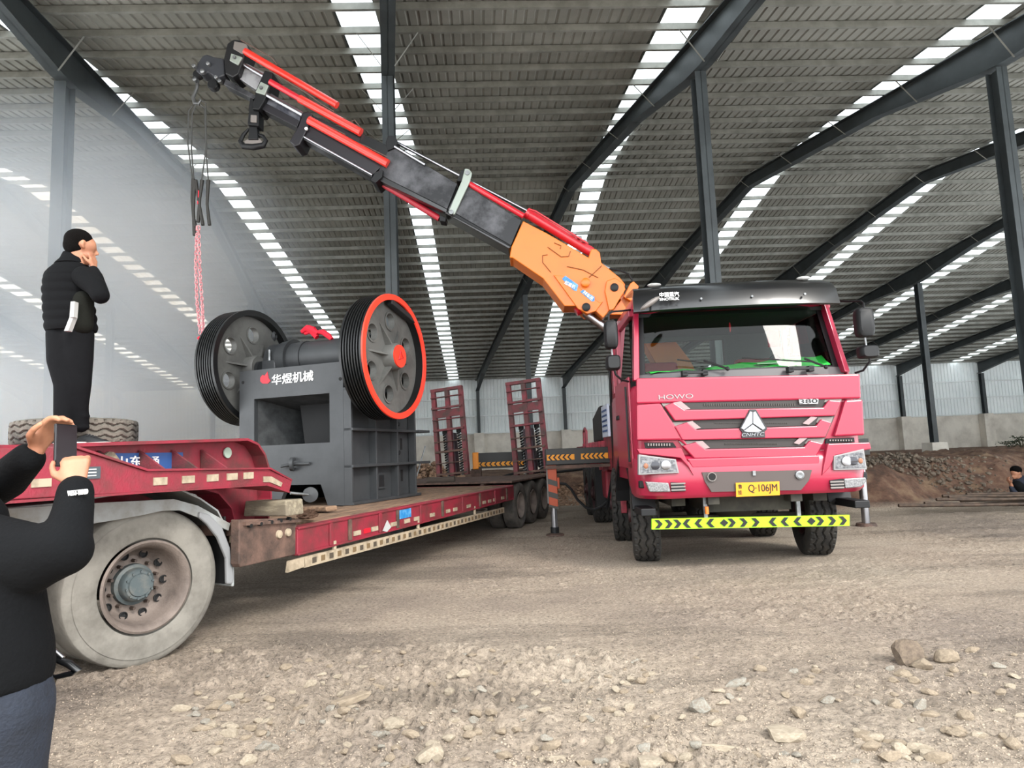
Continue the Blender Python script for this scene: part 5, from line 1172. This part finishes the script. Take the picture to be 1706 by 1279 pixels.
def shoe(parent, heel, toe, up=.07, material=None):
    heel = Vector(heel); toe = Vector(toe); d = toe-heel; sd = Vector((-d.y, d.x, 0)).normalized(); rings = []
    for t, w, h in ((0, .028, .05), (.05, .038, .085), (.3, .040, .10), (.55, .046, .075), (.8, .047, .052), (.95, .036, .04), (1, .018, .03)):
        c = heel + d*t; rings.append([c + sd*w*math.cos(a) + Vector((0, 0, .022 + (h-.022)*max(0, math.sin(a)))) for a in np.linspace(0, 2*math.pi, 14, endpoint=False)])
    s_ = MB().loft(rings).build('shoe', material or mat('shoe_black', '#17181a', .6), parent, smooth=True)
    rings = []
    for t, w in ((-.03, .02), (.0, .036), (.3, .042), (.55, .050), (.8, .051), (.97, .038), (1.04, .012)):
        c = heel + d*t; rings.append([c+sd*w+Vector((0, 0, .0)), c-sd*w, c-sd*w+Vector((0, 0, .028)), c+sd*w+Vector((0, 0, .028))])
    MB().loft(rings).build('sole', mat('sole_white', '#d9d6ce', .7), s_, smooth=False)
    m2 = MB()
    for t in (.35, .45, .55): c = heel+d*t; m2.tube([c+sd*.03+Vector((0, 0, .085-.06*(t-.35))), c+Vector((0, 0, .10-.09*(t-.35))), c-sd*.03+Vector((0, 0, .085-.06*(t-.35)))], .003, 5)
    m2.build('laces', mat('lace_grey', '#3a3b3d', .8), s_)
    return s_
# --- man standing on the gooseneck, back to us, right hand at his face
YM = 5.45; MS = Fr((-3.6, YM, 1.553), 0)
man = thing('person', MS.o, 0, 'man in black quilted jacket and black trousers standing on the gooseneck, hand at his face', 'person')
def mp(px, py, d=0): v = MS.y(px, py, d); return v
hd_c = mp(136, 412); FD = (.72, .66, -.15)
S_ = 1.15
body = MB(); M_ = head(body, hd_c, FD, 1.12)
nk = mp(130, 440); ch = mp(118, 470, .0); pv = mp(118, 560, 0)
body.limb([hd_c + Vector((-.02, -.02, -.04)), nk + Vector((0, 0, -.03))], [.062, .068], 16)
shR = mp(146, 462, -.06); shL = mp(96, 458, .10); elR = mp(168, 492, -.16); wrR = mp(156, 448, .0)
body.limb([nk, ch, mp(118, 520), pv], [.08, .13, .12, .10], 18)
body.limb([shR, elR, wrR], [.06, .045, .028], 14)
elL = mp(88, 515, .05); wrL = mp(100, 545, .28)
body.limb([shL, elL, wrL], [.06, .045, .028], 14)
hand(body, wrR, (-.2, .2, .9), (-.1, -.9, .2), .22, 1.1, flip=-1)
hand(body, wrL, (.4, .6, -.4), (0, .4, .8), .4, 1.05)
hipL, hipR = mp(105, 570), mp(128, 570, -.02); knL, knR = mp(112, 640, .0), mp(133, 642, .02); anL, anR = mp(105, 722, -.01), mp(135, 712, .10)
body.limb([hipL, knL, mp(107, 690), anL], [.085, .06, .042, .036]); body.limb([hipR, knR, mp(134, 675, .05), anR], [.085, .055, .042, .036])
bd = body.build('body', SKIN, man, remesh=.009, sm=3)
# hair cap
mb = MB(); mb.ball(M_(-.022, .05, 0), (.108, .108, .095), 20, 14).ball(M_(-.045, .0, 0), (.088, .088, .085), 18, 12); mb.build('hair', HAIR, man, remesh=.012, sm=4)
# jacket: lofted torso with quilting ridges, arms in sleeves, collar
rows = [(552, 80, 158), (540, 79, 157), (520, 77, 155), (500, 76, 151), (480, 75, 150), (462, 78, 150), (450, 84, 148), (440, 95, 144), (432, 103, 143), (420, 108, 138)]
mb = MB(); rings = []
k = 0
for i in range(len(rows)-1):
    a, b_ = rows[i], rows[i+1]
    for t in np.linspace(0, 1, 9, endpoint=False):
        y = a[0]+(b_[0]-a[0])*t; l_ = a[1]+(b_[1]-a[1])*t; r_ = a[2]+(b_[2]-a[2])*t
        A, B2 = mp(l_, y), mp(r_, y); c = (A+B2)/2; hw = (B2-A).length/2; dp = hw*.78 if y > 440 else hw*.9
        q = 1 + (.06*(abs(math.sin((y-552)/15*math.pi))-.5) if y > 458 else 0)
        rings.append([c + Vector((hw*q*math.copysign(abs(math.cos(u))**.85, math.cos(u)), dp*q*math.sin(u), 0)) for u in np.linspace(0, 2*math.pi, 28, endpoint=False)])
mb.loft(rings); jk = mb.build('jacket', CLOTHB, man, smooth=True)
mb = MB(); mb.limb([mp(140, 462, -.06), mp(160, 478, -.13), mp(167, 492, -.16), mp(160, 462, -.06), wrR+Vector((.005, -.01, -.015))], [.095, .08, .072, .055, .043], 16); mb.build('sleeve', CLOTHB, jk, remesh=.014, sm=4)
mb = MB(); mb.limb([mp(92, 462, .06), elL, wrL], [.09, .07, .05], 16); mb.build('sleeve', CLOTHB, jk, remesh=.014, sm=4)
P_ = [mp(*q, d) for q, d in (((122, 500), -.205), ((149, 497), -.14), ((154, 545), -.12), ((115, 552), -.21))]
mb = MB(); mb.limb([mp(139, 500, -.07), mp(136, 541, -.07)], [.08, .088], 14); mb.build('side_panel', CLOTHG, jk, remesh=.014, sm=4)
for a, b_ in (((121, 502), (119, 528)), ((119, 528), (110, 551))):
    pa, pb = mp(*a, -.22), mp(*b_, -.235); n_ = Vector((.032, 0, 0)); MB().prism([pa-n_*.5, pa+n_*.5, pb+n_*.5, pb-n_*.5], None, (0, .05, 0)).build('reflective_strip', mat('strip_grey', '#a9a9a6', .5), jk)
# trousers
mb = MB(); mb.limb([mp(106, 556), mp(106, 600), knL, mp(107, 690), anL+Vector((0, 0, -.0))], [.128, .122, .098, .078, .058], 16); mb.limb([mp(130, 556, -.02), mp(130, 600), knR, mp(134, 675, .05), anR+Vector((0, 0, .01))], [.12, .112, .085, .062, .055], 16); mb.limb([mp(104, 552), mp(129, 552)], [.118, .118], 16)
for z in (.0, .06, .12, .18): mb.ball(anR.lerp(knR, z*2.2) + Vector((.008*math.sin(z*60), 0, 0)), (.07, .068, .022), 14, 8)
mb.build('trousers', TROU, man, remesh=.014, sm=5)
shoe(man, (anL.x-.05, anL.y-.0, 0), (anL.x+.21, anL.y-.06, 0)); shoe(man, (anR.x-.03, anR.y+.02, 0), (anR.x+.24, anR.y+.0, 0))
# --- man in the foreground holding up a phone
PM = Fr((0, 0, 0), 0); YP = 1.75
cam_man = thing('person', (-1.55, YP, 0), 0, 'man in black jacket and blue jeans in front of the trailer wheel, raising a phone', 'person')
QF = Fr((-1.55, YP, 0), 0)
def qp(px, py, d=0): return QF.y(px, py, d)
shR, elR, wrR = qp(-15, 915, .03), qp(112, 905, .0), qp(126, 812, .10)
shL, elL, wrL = qp(-150, 860, .25), qp(-60, 830, .35), qp(58, 752, .20)
elR = qp(108, 915, -.02)
b_ = MB(); hc = qp(-95, 640, .05)
M_ = head(b_, hc, (.5, .85, 0), 1.0); b_.limb([hc+Vector((0, 0, -.05)), qp(-90, 800, 0)], [.055, .06])
b_.limb([qp(-75, 900, 0), qp(-70, 1000, 0), qp(-60, 1120, 0)], [.10, .11, .10], 18)
b_.limb([shR, elR, wrR], [.05, .04, .026]); b_.limb([shL, elL, wrL], [.05, .04, .026])
hand(b_, wrR, (-.12, .12, .75), (-.9, -.35, .15), 1.25, .86, r=.0105, flip=-1)
hand(b_, wrL, (.45, .05, .85), (-.1, -.75, .17), .55, .92, r=.0105)
hipR, hipL = qp(4, 1185, 0), qp(-110, 1185, .1)
b_.limb([hipR, Vector((hipR.x-.01, .02, .45)), Vector((hipR.x-.02, -.02, .09))], [.085, .06, .04]); b_.limb([hipL, Vector((hipL.x, .12, .45)), Vector((hipL.x, .1, .09))], [.085, .06, .04])
b_.build('body', SKIN, cam_man, remesh=.006, sm=3)
mb = MB(); mb.ball(M_(-.02, .05, 0), (.1, .1, .09), 18, 12).ball(M_(-.04, 0, 0), .082, 16, 12); mb.build('hair', HAIR, cam_man, remesh=.012)
mb = MB()
rings = []
for py, l_, r_ in ((1146, -190, 72), (1120, -190, 76), (1080, -195, 74), (1040, -200, 66), (1000, -200, 60), (950, -195, 54), (910, -185, 40), (880, -165, 18), (862, -140, -20), (850, -120, -60)):
    A, B2 = qp(l_, py), qp(r_, py); c = (A+B2)/2; hw = (B2-A).length/2
    rings.append([c + Vector((hw*math.copysign(abs(math.cos(u))**.8, math.cos(u)), hw*.72*math.sin(u), 0)) for u in np.linspace(0, 2*math.pi, 28, endpoint=False)])
mb.loft(rings); mb.limb([qp(-40, 925, .02), qp(50, 930, -.01), elR], [.115, .09, .068], 16); mb.limb([elR, qp(122, 850, .06), wrR+Vector((0, 0, -.01))], [.062, .05, .046], 16)
mb.limb([qp(-70, 880, .1), shL, elL, qp(10, 800, .28), wrL+Vector((-.02, 0, -.02))], [.12, .10, .08, .06, .047], 16)
jk = mb.build('jacket', CLOTHB, cam_man, remesh=.009, sm=5)
for w0, w1 in ((qp(120, 812, .09), wrR), (qp(48, 765, .2), wrL)):
    pass
v = qp(130, 820, .035); text('cuff_lettering', 'WEST-WIND', WHITE, jk, v, (1, .1, .06), (0, 0, 1), .05, .014)
mb = MB(); mb.limb([hipR, Vector((hipR.x-.01, .02, .45)), Vector((hipR.x-.02, -.02, .10))], [.115, .085, .07], 18); mb.limb([hipL, Vector((hipL.x, .12, .45)), Vector((hipL.x, .1, .10))], [.115, .085, .07], 18); mb.limb([hipR+Vector((0, 0, .02)), hipL+Vector((0, 0, .02))], [.115, .115], 18)
jn = mb.build('jeans', DENIM, cam_man, remesh=.01, sm=4)
shoe(cam_man, (hipR.x-.03, -.08, 0), (hipR.x+.07, .18, 0)); shoe(cam_man, (hipL.x-.03, .02, 0), (hipL.x+.0, .30, 0))
# the phone, held between both hands
pc = QF.world(*qp(109, 742, .17)); ph = thing('phone', pc, -62, 'black smartphone held upright between two raised hands', 'phone')
ph.rotation_euler = (math.radians(-4), math.radians(3), math.radians(77))
MB().box(-.036, .036, -.004, .004, -.062, .062).build('phone_body', mat('phone_black', '#101012', .15), ph, bevel=.003)
MB().box(-.033, .033, -.0055, -.004, -.058, .058).build('screen', mat('screen_dark', '#1c1216', .1), ph)
# unidentified tool: silver rod with a black bracket and yellow reflector, standing beside him
bp_ = QF.world(*qp(95, 1105, .12)); br = thing('rod_tool', (bp_.x, bp_.y, 0), 0, 'black curved frame with a silver rod and round amber reflector beside the jeans', 'rod_tool'); BF = Fr(br.location, 0)
f_ = lambda px, py, d=0: BF.y(px, py, d)
MB().tube([f_(64, 1062), f_(105, 1096)], .007, 10).build('silver_rod', CHROME, br, smooth=True)
MB().tube([f_(70, 1097), f_(95, 1098), f_(115, 1106), f_(131, 1117), (f_(120, 1121)), f_(92, 1128), f_(76, 1123)], [.006, .009, .011, .010, .008, .007, .006], 10).build('curved_frame', BLACKP, br, smooth=True)
MB().py([(f_(*q).x, f_(*q).z) for q in ((72, 1130), (95, 1127), (88, 1143), (78, 1153), (72, 1152))], -.01, .01).build('lower_bracket', mat('bracket_brown', '#3a3226', .5), br, bevel=.003)
v = f_(79, 1138, -.012); MB().ball(v, (.008, .004, .007)).build('reflector', YELL, br, smooth=True)
MB().py([(f_(*q).x, f_(*q).z) for q in ((80, 1108), (88, 1106), (84, 1118), (78, 1122))], -.004, .006).build('clasp', GREYM, br)
MB().tube([f_(78, 1150), (f_(78, 1150).x, .0, .0)], .01, 8).build('stand_leg', BLACKP, br)

# --- man crouching at the far right behind the rods
CF = Fr((0, 13.0, 0), 0); cp_ = CF.y(1696, 822, 0)
cm = thing('person', (cp_.x, 13.0, 0), 0, 'man in dark jacket crouching at the right edge behind the steel rods', 'person'); CM = Fr(cm.location, 0)
c_ = lambda px, py, d=0: CM.y(px, py, d)
b_ = MB(); hc = c_(1692, 788); M_ = head(b_, hc, (-.8, -.2, -.4), .95); b_.limb([hc, c_(1703, 805, .05), c_(1712, 828, .1)], [.05, .10, .12]); b_.limb([c_(1703, 808), c_(1690, 822, -.1), c_(1684, 806, -.15)], [.05, .04, .03])
b_.limb([c_(1712, 828, .1), (c_(1690, 850).x, -.15, .36), (c_(1700, 850).x, .0, .08)], [.08, .06, .045]); hand(b_, c_(1684, 806, -.15), (-.5, 0, .8), (0, -1, 0), .6, 1)
b_.build('body', SKIN, cm, remesh=.012)
MB().ball(M_(-.02, .055, 0), (.1, .1, .085), 16, 10).build('hair', HAIR, cm, smooth=True)
mb = MB(); mb.limb([c_(1702, 804, .03), c_(1712, 822, .1)], [.15, .17], 16); mb.limb([c_(1703, 808), c_(1690, 822, -.1), c_(1685, 812, -.14)], [.08, .065, .045]); mb.build('jacket', mat('navy_cloth', '#232733', .85), cm, remesh=.018)
mb = MB(); mb.limb([c_(1712, 826, .1), (c_(1690, 850).x, -.15, .36), (c_(1700, 850).x, 0, .12)], [.13, .09, .07]); mb.build('trousers', TROU, cm, remesh=.018)
shoe(cm, (c_(1704, 850).x, .02, 0), (c_(1704, 850).x-.24, -.05, 0))

# ------------------------------------------------------------------ loose things about the shed
# steel rods on the ground at the far right
RM = mat('rod_rust', '#5a4a3e', .7, .4, '#3f352e', 6, .5)
rods = [((1497, 842), (1760, 838)), ((1540, 838), (1790, 843)), ((1560, 832), (1770, 829)), ((1580, 828), (1800, 836)), ((1535, 845), (1750, 849)), ((1570, 826), (1790, 824)), ((1600, 834), (1820, 846)), ((1610, 823), (1800, 818))]
GF = Fr((0, 0, 0), 0)
for i, (a, b_) in enumerate(rods):
    A = GF.y(*a, 11.6+.12*i); B2 = GF.y(*b_, 11.7+.10*i); A.z = max(A.z, .06+.03*(i//2)); B2.z = max(B2.z, .06+.03*(i//2))
    o = thing('steel_rod', A, 0, 'long rusty steel rod in the heap lying before the soil bank at the right', 'rod', 'rusty rods heaped before the soil bank')
    MB().tube([Vector((0, 0, 0)), (B2-A)*.5+Vector((0, 0, -.012)), B2-A], .028, 8).build('rod_bar', RM, o, smooth=True)
# red barrow-like frame far off on the bank
c = GF.y(1650, 760, 20); CARTZ = c.z; o = thing('handcart', (c.x, 20, c.z-.1), 20, 'small bright red handcart far away on top of the soil bank', 'cart')
MB().prism([(-.55, -.2, .1), (.55, -.2, .1), (.55, .25, .1), (-.55, .25, .1)], 1, [(-.7, -.25, .36), (.72, -.25, .36), (.72, .3, .36), (-.7, .3, .36)]).build('tray', CYLLT, o, bevel=.02)
for x in (-.35, .35): MB().lathe([(-.04, .12), (.04, .12), (.04, .0)], (x, -.3, .06), (0, 1, 0), 14).build('wheel', PLAST, o)
MB().tube([(.7, -.2, .34), (1.0, -.15, .5)], .02, 6).build('handle', CYLLT, o)
o.scale = (.42, .42, .42)
# rock generator
def rock_mesh(seed, sub=2):
    import bmesh
    r_ = random.Random(seed); bm = bmesh.new(); bmesh.ops.create_icosphere(bm, subdivisions=sub, radius=1)
    pl = [(Vector((r_.gauss(0, 1), r_.gauss(0, 1), r_.gauss(0, 1))).normalized(), r_.uniform(.5, .85)) for _ in range(9)]
    for v in bm.verts:
        for n_, d in pl:
            e = v.co.dot(n_)-d
            if e > 0: v.co -= n_*e
        v.co *= 1 + r_.uniform(-.03, .03)
    me = D.meshes.new('stone'); bm.to_mesh(me); bm.free(); return me
STM = [mat('stone_pale', '#aa9d8a', .95, 0, '#938775', 5, .5, bump=.5), mat('stone_grey', '#96948a', .95, 0, '#85796b', 5, .5, bump=.5), mat('stone_tan', '#9c8d79', .95, 0, '#857765', 5, .5, bump=.5), mat('stone_dark', '#6f6152', .9, 0, '#574b40', 5, .5, bump=.3)]
rocks = [[rock_mesh(k*7+j) for j in range(6)] for k in range(4)]
for k in range(4):
    for me_ in rocks[k]: me_.materials.append(STM[k])
def gz(x, y): return float(ground_z(np.array([[x]]), np.array([[y]]))[0][0, 0])
def stone(px, py, size, kind, label=None, group=None, flat=.7, asp=1.3, sink=.35):
    g_ = GF.z(px, py, 0); x, y = g_.x, g_.y; z = gz(x, y)
    for _ in range(3):
        g_ = GF.z(px, py, z); x, y = g_.x, g_.y; z = gz(x, y)
    s_ = size*math.hypot(x, y)/FPX/2
    o = D.objects.new('stone', random.choice(rocks[kind])); COL.objects.link(o); o.location = (x, y, z + s_*flat*(1-sink) - s_*flat*.3)
    o.scale = (s_*asp, s_/asp*1.1, s_*flat); o.rotation_euler = (random.uniform(-.25, .25), random.uniform(-.25, .25), random.uniform(0, 6) if asp < 1.15 else random.uniform(-.3, .3))
    return tag(o, label, 'stone', group)
for px, py, sz, kd, lb_, fl, asp in (
    (716, 1256, 44, 0, 'pale knobbly boulder, the biggest at the bottom middle of the ground', .8, 1.1), (1312, 1226, 62, 0, 'broad pale slab of rock near the bottom right', .4, 1.35),
    (1168, 1183, 40, 1, 'grey-green angular stone on the right half of the foreground', .75, 1.1), (1512, 1103, 46, 3, 'dark upright pointed stone in the small stone heap at the right', 1.0, 1.2),
    (1535, 1112, 30, 2, 'tan block leaning beside the dark pointed stone', .8, 1.1), (1577, 1100, 32, 2, 'tan block farther right in the small stone heap', .7, 1.2),
    (1190, 1248, 52, 0, 'long pale flat stone left of the broad pale slab', .35, 1.7), (1085, 1262, 50, 0, 'pale rounded slab left of the long flat stone', .5, 1.3),
    (657, 1215, 34, 0, 'pale flat stone above and left of the big boulder', .5, 1.4), (632, 1226, 24, 1, 'small grey stone left of the pale flat stone', .6, 1.2), (583, 1178, 42, 2, 'flat tan stone by the dark crack left of centre', .35, 1.7),
    (1330, 1190, 26, 2, 'pinkish tan stone above the broad slab', .7, 1.1), (1530, 1175, 20, 0, 'small pale stone standing alone above the dark hollow', .6, 1.3), (1225, 1140, 34, 1, 'flat grey stone in the middle of the right foreground', .4, 1.5)):
    stone(px, py, sz, kd, lb_, None, fl, asp)
r2 = random.Random(3)
for i in range(270):
    t = r2.random(); py = 1080 + 195*r2.random()**.8; px = r2.uniform(300, 1700)
    if abs(px-1312) < 50 and abs(py-1226) < 20: continue
    stone(px, py, r2.uniform(9, 24)*(.7+.5*(py-1080)/200), r2.choice((0, 0, 1, 2, 2)), 'small loose stone lying in the gravel of the foreground', 'loose stones in the foreground gravel', r2.uniform(.5, .8), r2.uniform(1, 1.5))
# gravel: one scatter of crushed stone
def scatter(name, n, pos, size, material, label, cat, sub=1, seed=0):
    rg = np.random.default_rng(seed); base = [rock_mesh(900+i, sub) for i in range(4)]
    V, F = [], []; off = 0
    P_ = pos(rg, n); S_ = size(rg, n, P_); 
    for k, me_ in enumerate(base):
        sel = np.arange(k, n, 4); nv = len(me_.vertices); v = np.zeros(nv*3); me_.vertices.foreach_get('co', v); v = v.reshape(-1, 3)
        f = np.array([p.vertices[:] for p in me_.polygons]); m_ = len(sel)
        an = rg.uniform(0, 6.28, m_); c_, s__ = np.cos(an), np.sin(an); sc = S_[sel][:, None]*rg.uniform(.6, 1.3, (m_, 3)); sc[:, 2] *= .75
        vv = v[None]*sc[:, None]; x = vv[..., 0]*c_[:, None]-vv[..., 1]*s__[:, None]; y = vv[..., 0]*s__[:, None]+vv[..., 1]*c_[:, None]
        t1 = rg.uniform(-.4, .4, m_)[:, None]; z = vv[..., 2] + x*t1
        V.append((np.stack([x, y, z], -1)+P_[sel][:, None]).reshape(-1, 3)); F.append((f[None]+(np.arange(m_)*nv)[:, None, None]+off).reshape(-1, 3)); off += m_*nv
        D.meshes.remove(me_)
    V = np.concatenate(V).astype(np.float32); F = np.concatenate(F).astype(np.int32)
    me_ = D.meshes.new(name); me_.vertices.add(len(V)); me_.vertices.foreach_set('co', V.ravel()); me_.loops.add(F.size); me_.loops.foreach_set('vertex_index', F.ravel())
    me_.polygons.add(len(F)); me_.polygons.foreach_set('loop_start', np.arange(0, F.size, 3, dtype=np.int32)); me_.update(); me_.validate(); me_.materials.append(material)
    o = D.objects.new(name, me_); COL.objects.link(o); return tag(o, label, cat, kind='stuff')
def near_pos(rg, n):
    Y = 1.55*np.exp(rg.uniform(0, 1, n)**1.0*math.log(5.5/1.55)); X = rg.uniform(-1, 1, n)*(Y*.85+.3)
    keep = fbm(X*1.1+9, Y*1.4, 3, 77); X = np.where(keep < .42, X+.35, X)
    Z = ground_z(X, Y)[0]; return np.stack([X, Y, Z], -1)
GRV = mat('gravel_stone', '#a09180', .95, 0, '#7f7466', 7, .5)
scatter('gravel', 42000, near_pos, lambda rg, n, P: rg.uniform(.35, 1, n)**2.2*.0115*np.clip(1.25-P[:, 1]*.16, .35, 1)+.0015, GRV, 'crushed pale gravel strewn over the ground', 'gravel', 1, 5)
def dark_pos(rg, n):
    X = rg.normal(8.6, 1.0, n); X = np.clip(X, 7.2, 12); Y = rg.uniform(13.6, 15.6, n); Z = ground_z(X, Y)[0]; return np.stack([X, Y, Z+rg.uniform(-.02, .16, n)*np.exp(-((X-8.4)/.9)**2)], -1)
scatter('rubble', 900, dark_pos, lambda rg, n, P: rg.uniform(.02, .07, n), mat('rubble_dark', '#5a5147', .95, 0, '#77695a', 4, .5), 'dark broken rubble heaped along the top of the soil bank', 'rubble', 1, 6)
def left_pos(rg, n):
    X = np.concatenate([rg.uniform(.2, 2.6, n//2), rg.uniform(-5.5, -2.2, n-n//2)]); Y = np.concatenate([rg.uniform(16.5, 19, n//2), rg.uniform(26, 30, n-n//2)]); Z = ground_z(X, Y)[0]
    Z = Z + np.where(X < 0, .9*np.exp(-((X+3.6)/1.2)**2-((Y-28)/1.4)**2)*rg.uniform(.6, 1, n), 0); return np.stack([X, Y, Z], -1)
scatter('rubble', 1400, left_pos, lambda rg, n, P: rg.uniform(.02, .07, n)*(P[:, 1]/17)**1.5, mat('rubble_tan', '#a98a72', .95, 0, '#8a6d59', 3, .5), 'pinkish soil clods and rubble seen between trailer and crane truck', 'rubble', 1, 8)
# leafy weeds at the wall's foot, far right
for (px, py, s_, lab) in ((1683, 752, .55, 'dark leafy weed at the foot of the back wall, the left of two'), (1703, 748, .7, 'dark leafy weed at the right edge by the back wall')):
    c = GF.y(px, py, 22); o = thing('weed', (c.x, 22, float(gz(c.x, 22))), 0, lab, 'plant'); top = c.z+s_*.6-o.location.z; mb = MB(); r3 = random.Random(px)
    for i in range(7): mb.tube([(0, 0, -.05), (r3.uniform(-.3, .3)*s_, r3.uniform(-.2, .2), top*.6), (r3.uniform(-.6, .6)*s_, r3.uniform(-.3, .3), top*r3.uniform(.7, 1))], .012, 5)
    mb.build('stem', mat('weed_stem', '#3d3a2a', .8), o); mb = MB()
    for i in range(90):
        p = Vector((r3.gauss(0, .33)*s_, r3.gauss(0, .2)*s_, top*(1-abs(r3.gauss(0, .28))))); d = Vector((r3.uniform(-1, 1), r3.uniform(-1, 1), r3.uniform(-.6, .6))).normalized()*.13*s_; e = d.cross(Vector((r3.uniform(-1, 1), 0, 1))).normalized()*.05*s_
        mb.add([p, p+d*.5+e, p+d, p+d*.5-e], [(0, 1, 2, 3)])
    lf = mb.build('foliage', mat('weed_leaf', '#2c3a26', .8), o, fix=False); lf['kind'] = 'stuff'

# ------------------------------------------------------------------ drifting smoke at the left, behind the trailer
VM = D.materials.new('smoke_volume'); VM.use_nodes = True; n = VM.node_tree.nodes; l = VM.node_tree.links; n.remove(n['Principled BSDF']); out = n['Material Output']
vs_ = n.new('ShaderNodeVolumeScatter'); vs_.inputs['Color'].default_value = (.76, .87, 1, 1); vs_.inputs['Anisotropy'].default_value = .2
tc = n.new('ShaderNodeTexCoord'); mp_ = n.new('ShaderNodeMapping'); mp_.inputs['Scale'].default_value = (.5, .3, .5); l.new(tc.outputs['Object'], mp_.inputs[0])
t = n.new('ShaderNodeTexNoise'); t.inputs['Scale'].default_value = 1.0; t.inputs['Detail'].default_value = 3; t.inputs['Roughness'].default_value = .55; t.inputs['Distortion'].default_value = .8; l.new(mp_.outputs[0], t.inputs['Vector'])
def math_(op, a, b_=None):
    x = n.new('ShaderNodeMath'); x.operation = op
    for i, s_ in enumerate((a, b_)):
        if s_ is None: continue
        if isinstance(s_, (int, float)): x.inputs[i].default_value = s_
        else: l.new(s_, x.inputs[i])
    return x.outputs[0]
# falls off from the plume's middle (unit sphere of the generated box)
gm = n.new('ShaderNodeMapping'); gm.inputs['Location'].default_value = (-1, -1, -1); gm.inputs['Scale'].default_value = (2, 2, 2); l.new(tc.outputs['Generated'], gm.inputs[0])
ln = n.new('ShaderNodeVectorMath'); ln.operation = 'LENGTH'; l.new(gm.outputs[0], ln.inputs[0])
fall = math_('MINIMUM', math_('MULTIPLY', math_('MAXIMUM', math_('SUBTRACT', .97, ln.outputs['Value']), 0), 2.2), 1.0)
den = math_('MULTIPLY', fall, math_('ADD', .5, math_('MULTIPLY', math_('SUBTRACT', t.outputs['Fac'], .5), 5)))
den = math_('MULTIPLY', math_('MAXIMUM', math_('MINIMUM', den, 1.0), 0), .85)
l.new(den, vs_.inputs['Density']); l.new(vs_.outputs[0], out.inputs['Volume'])
mb = MB(); mb.ball((0, 0, 0), (1, 1, 1), 24, 14); sm = mb.build('smoke', VM, None, smooth=True); sm.location = (-8.9, 12.4, 3.6); sm.scale = (6.3, 4.4, 5.2)
tag(sm, 'bluish white smoke drifting behind the standing man', 'smoke', kind='stuff')
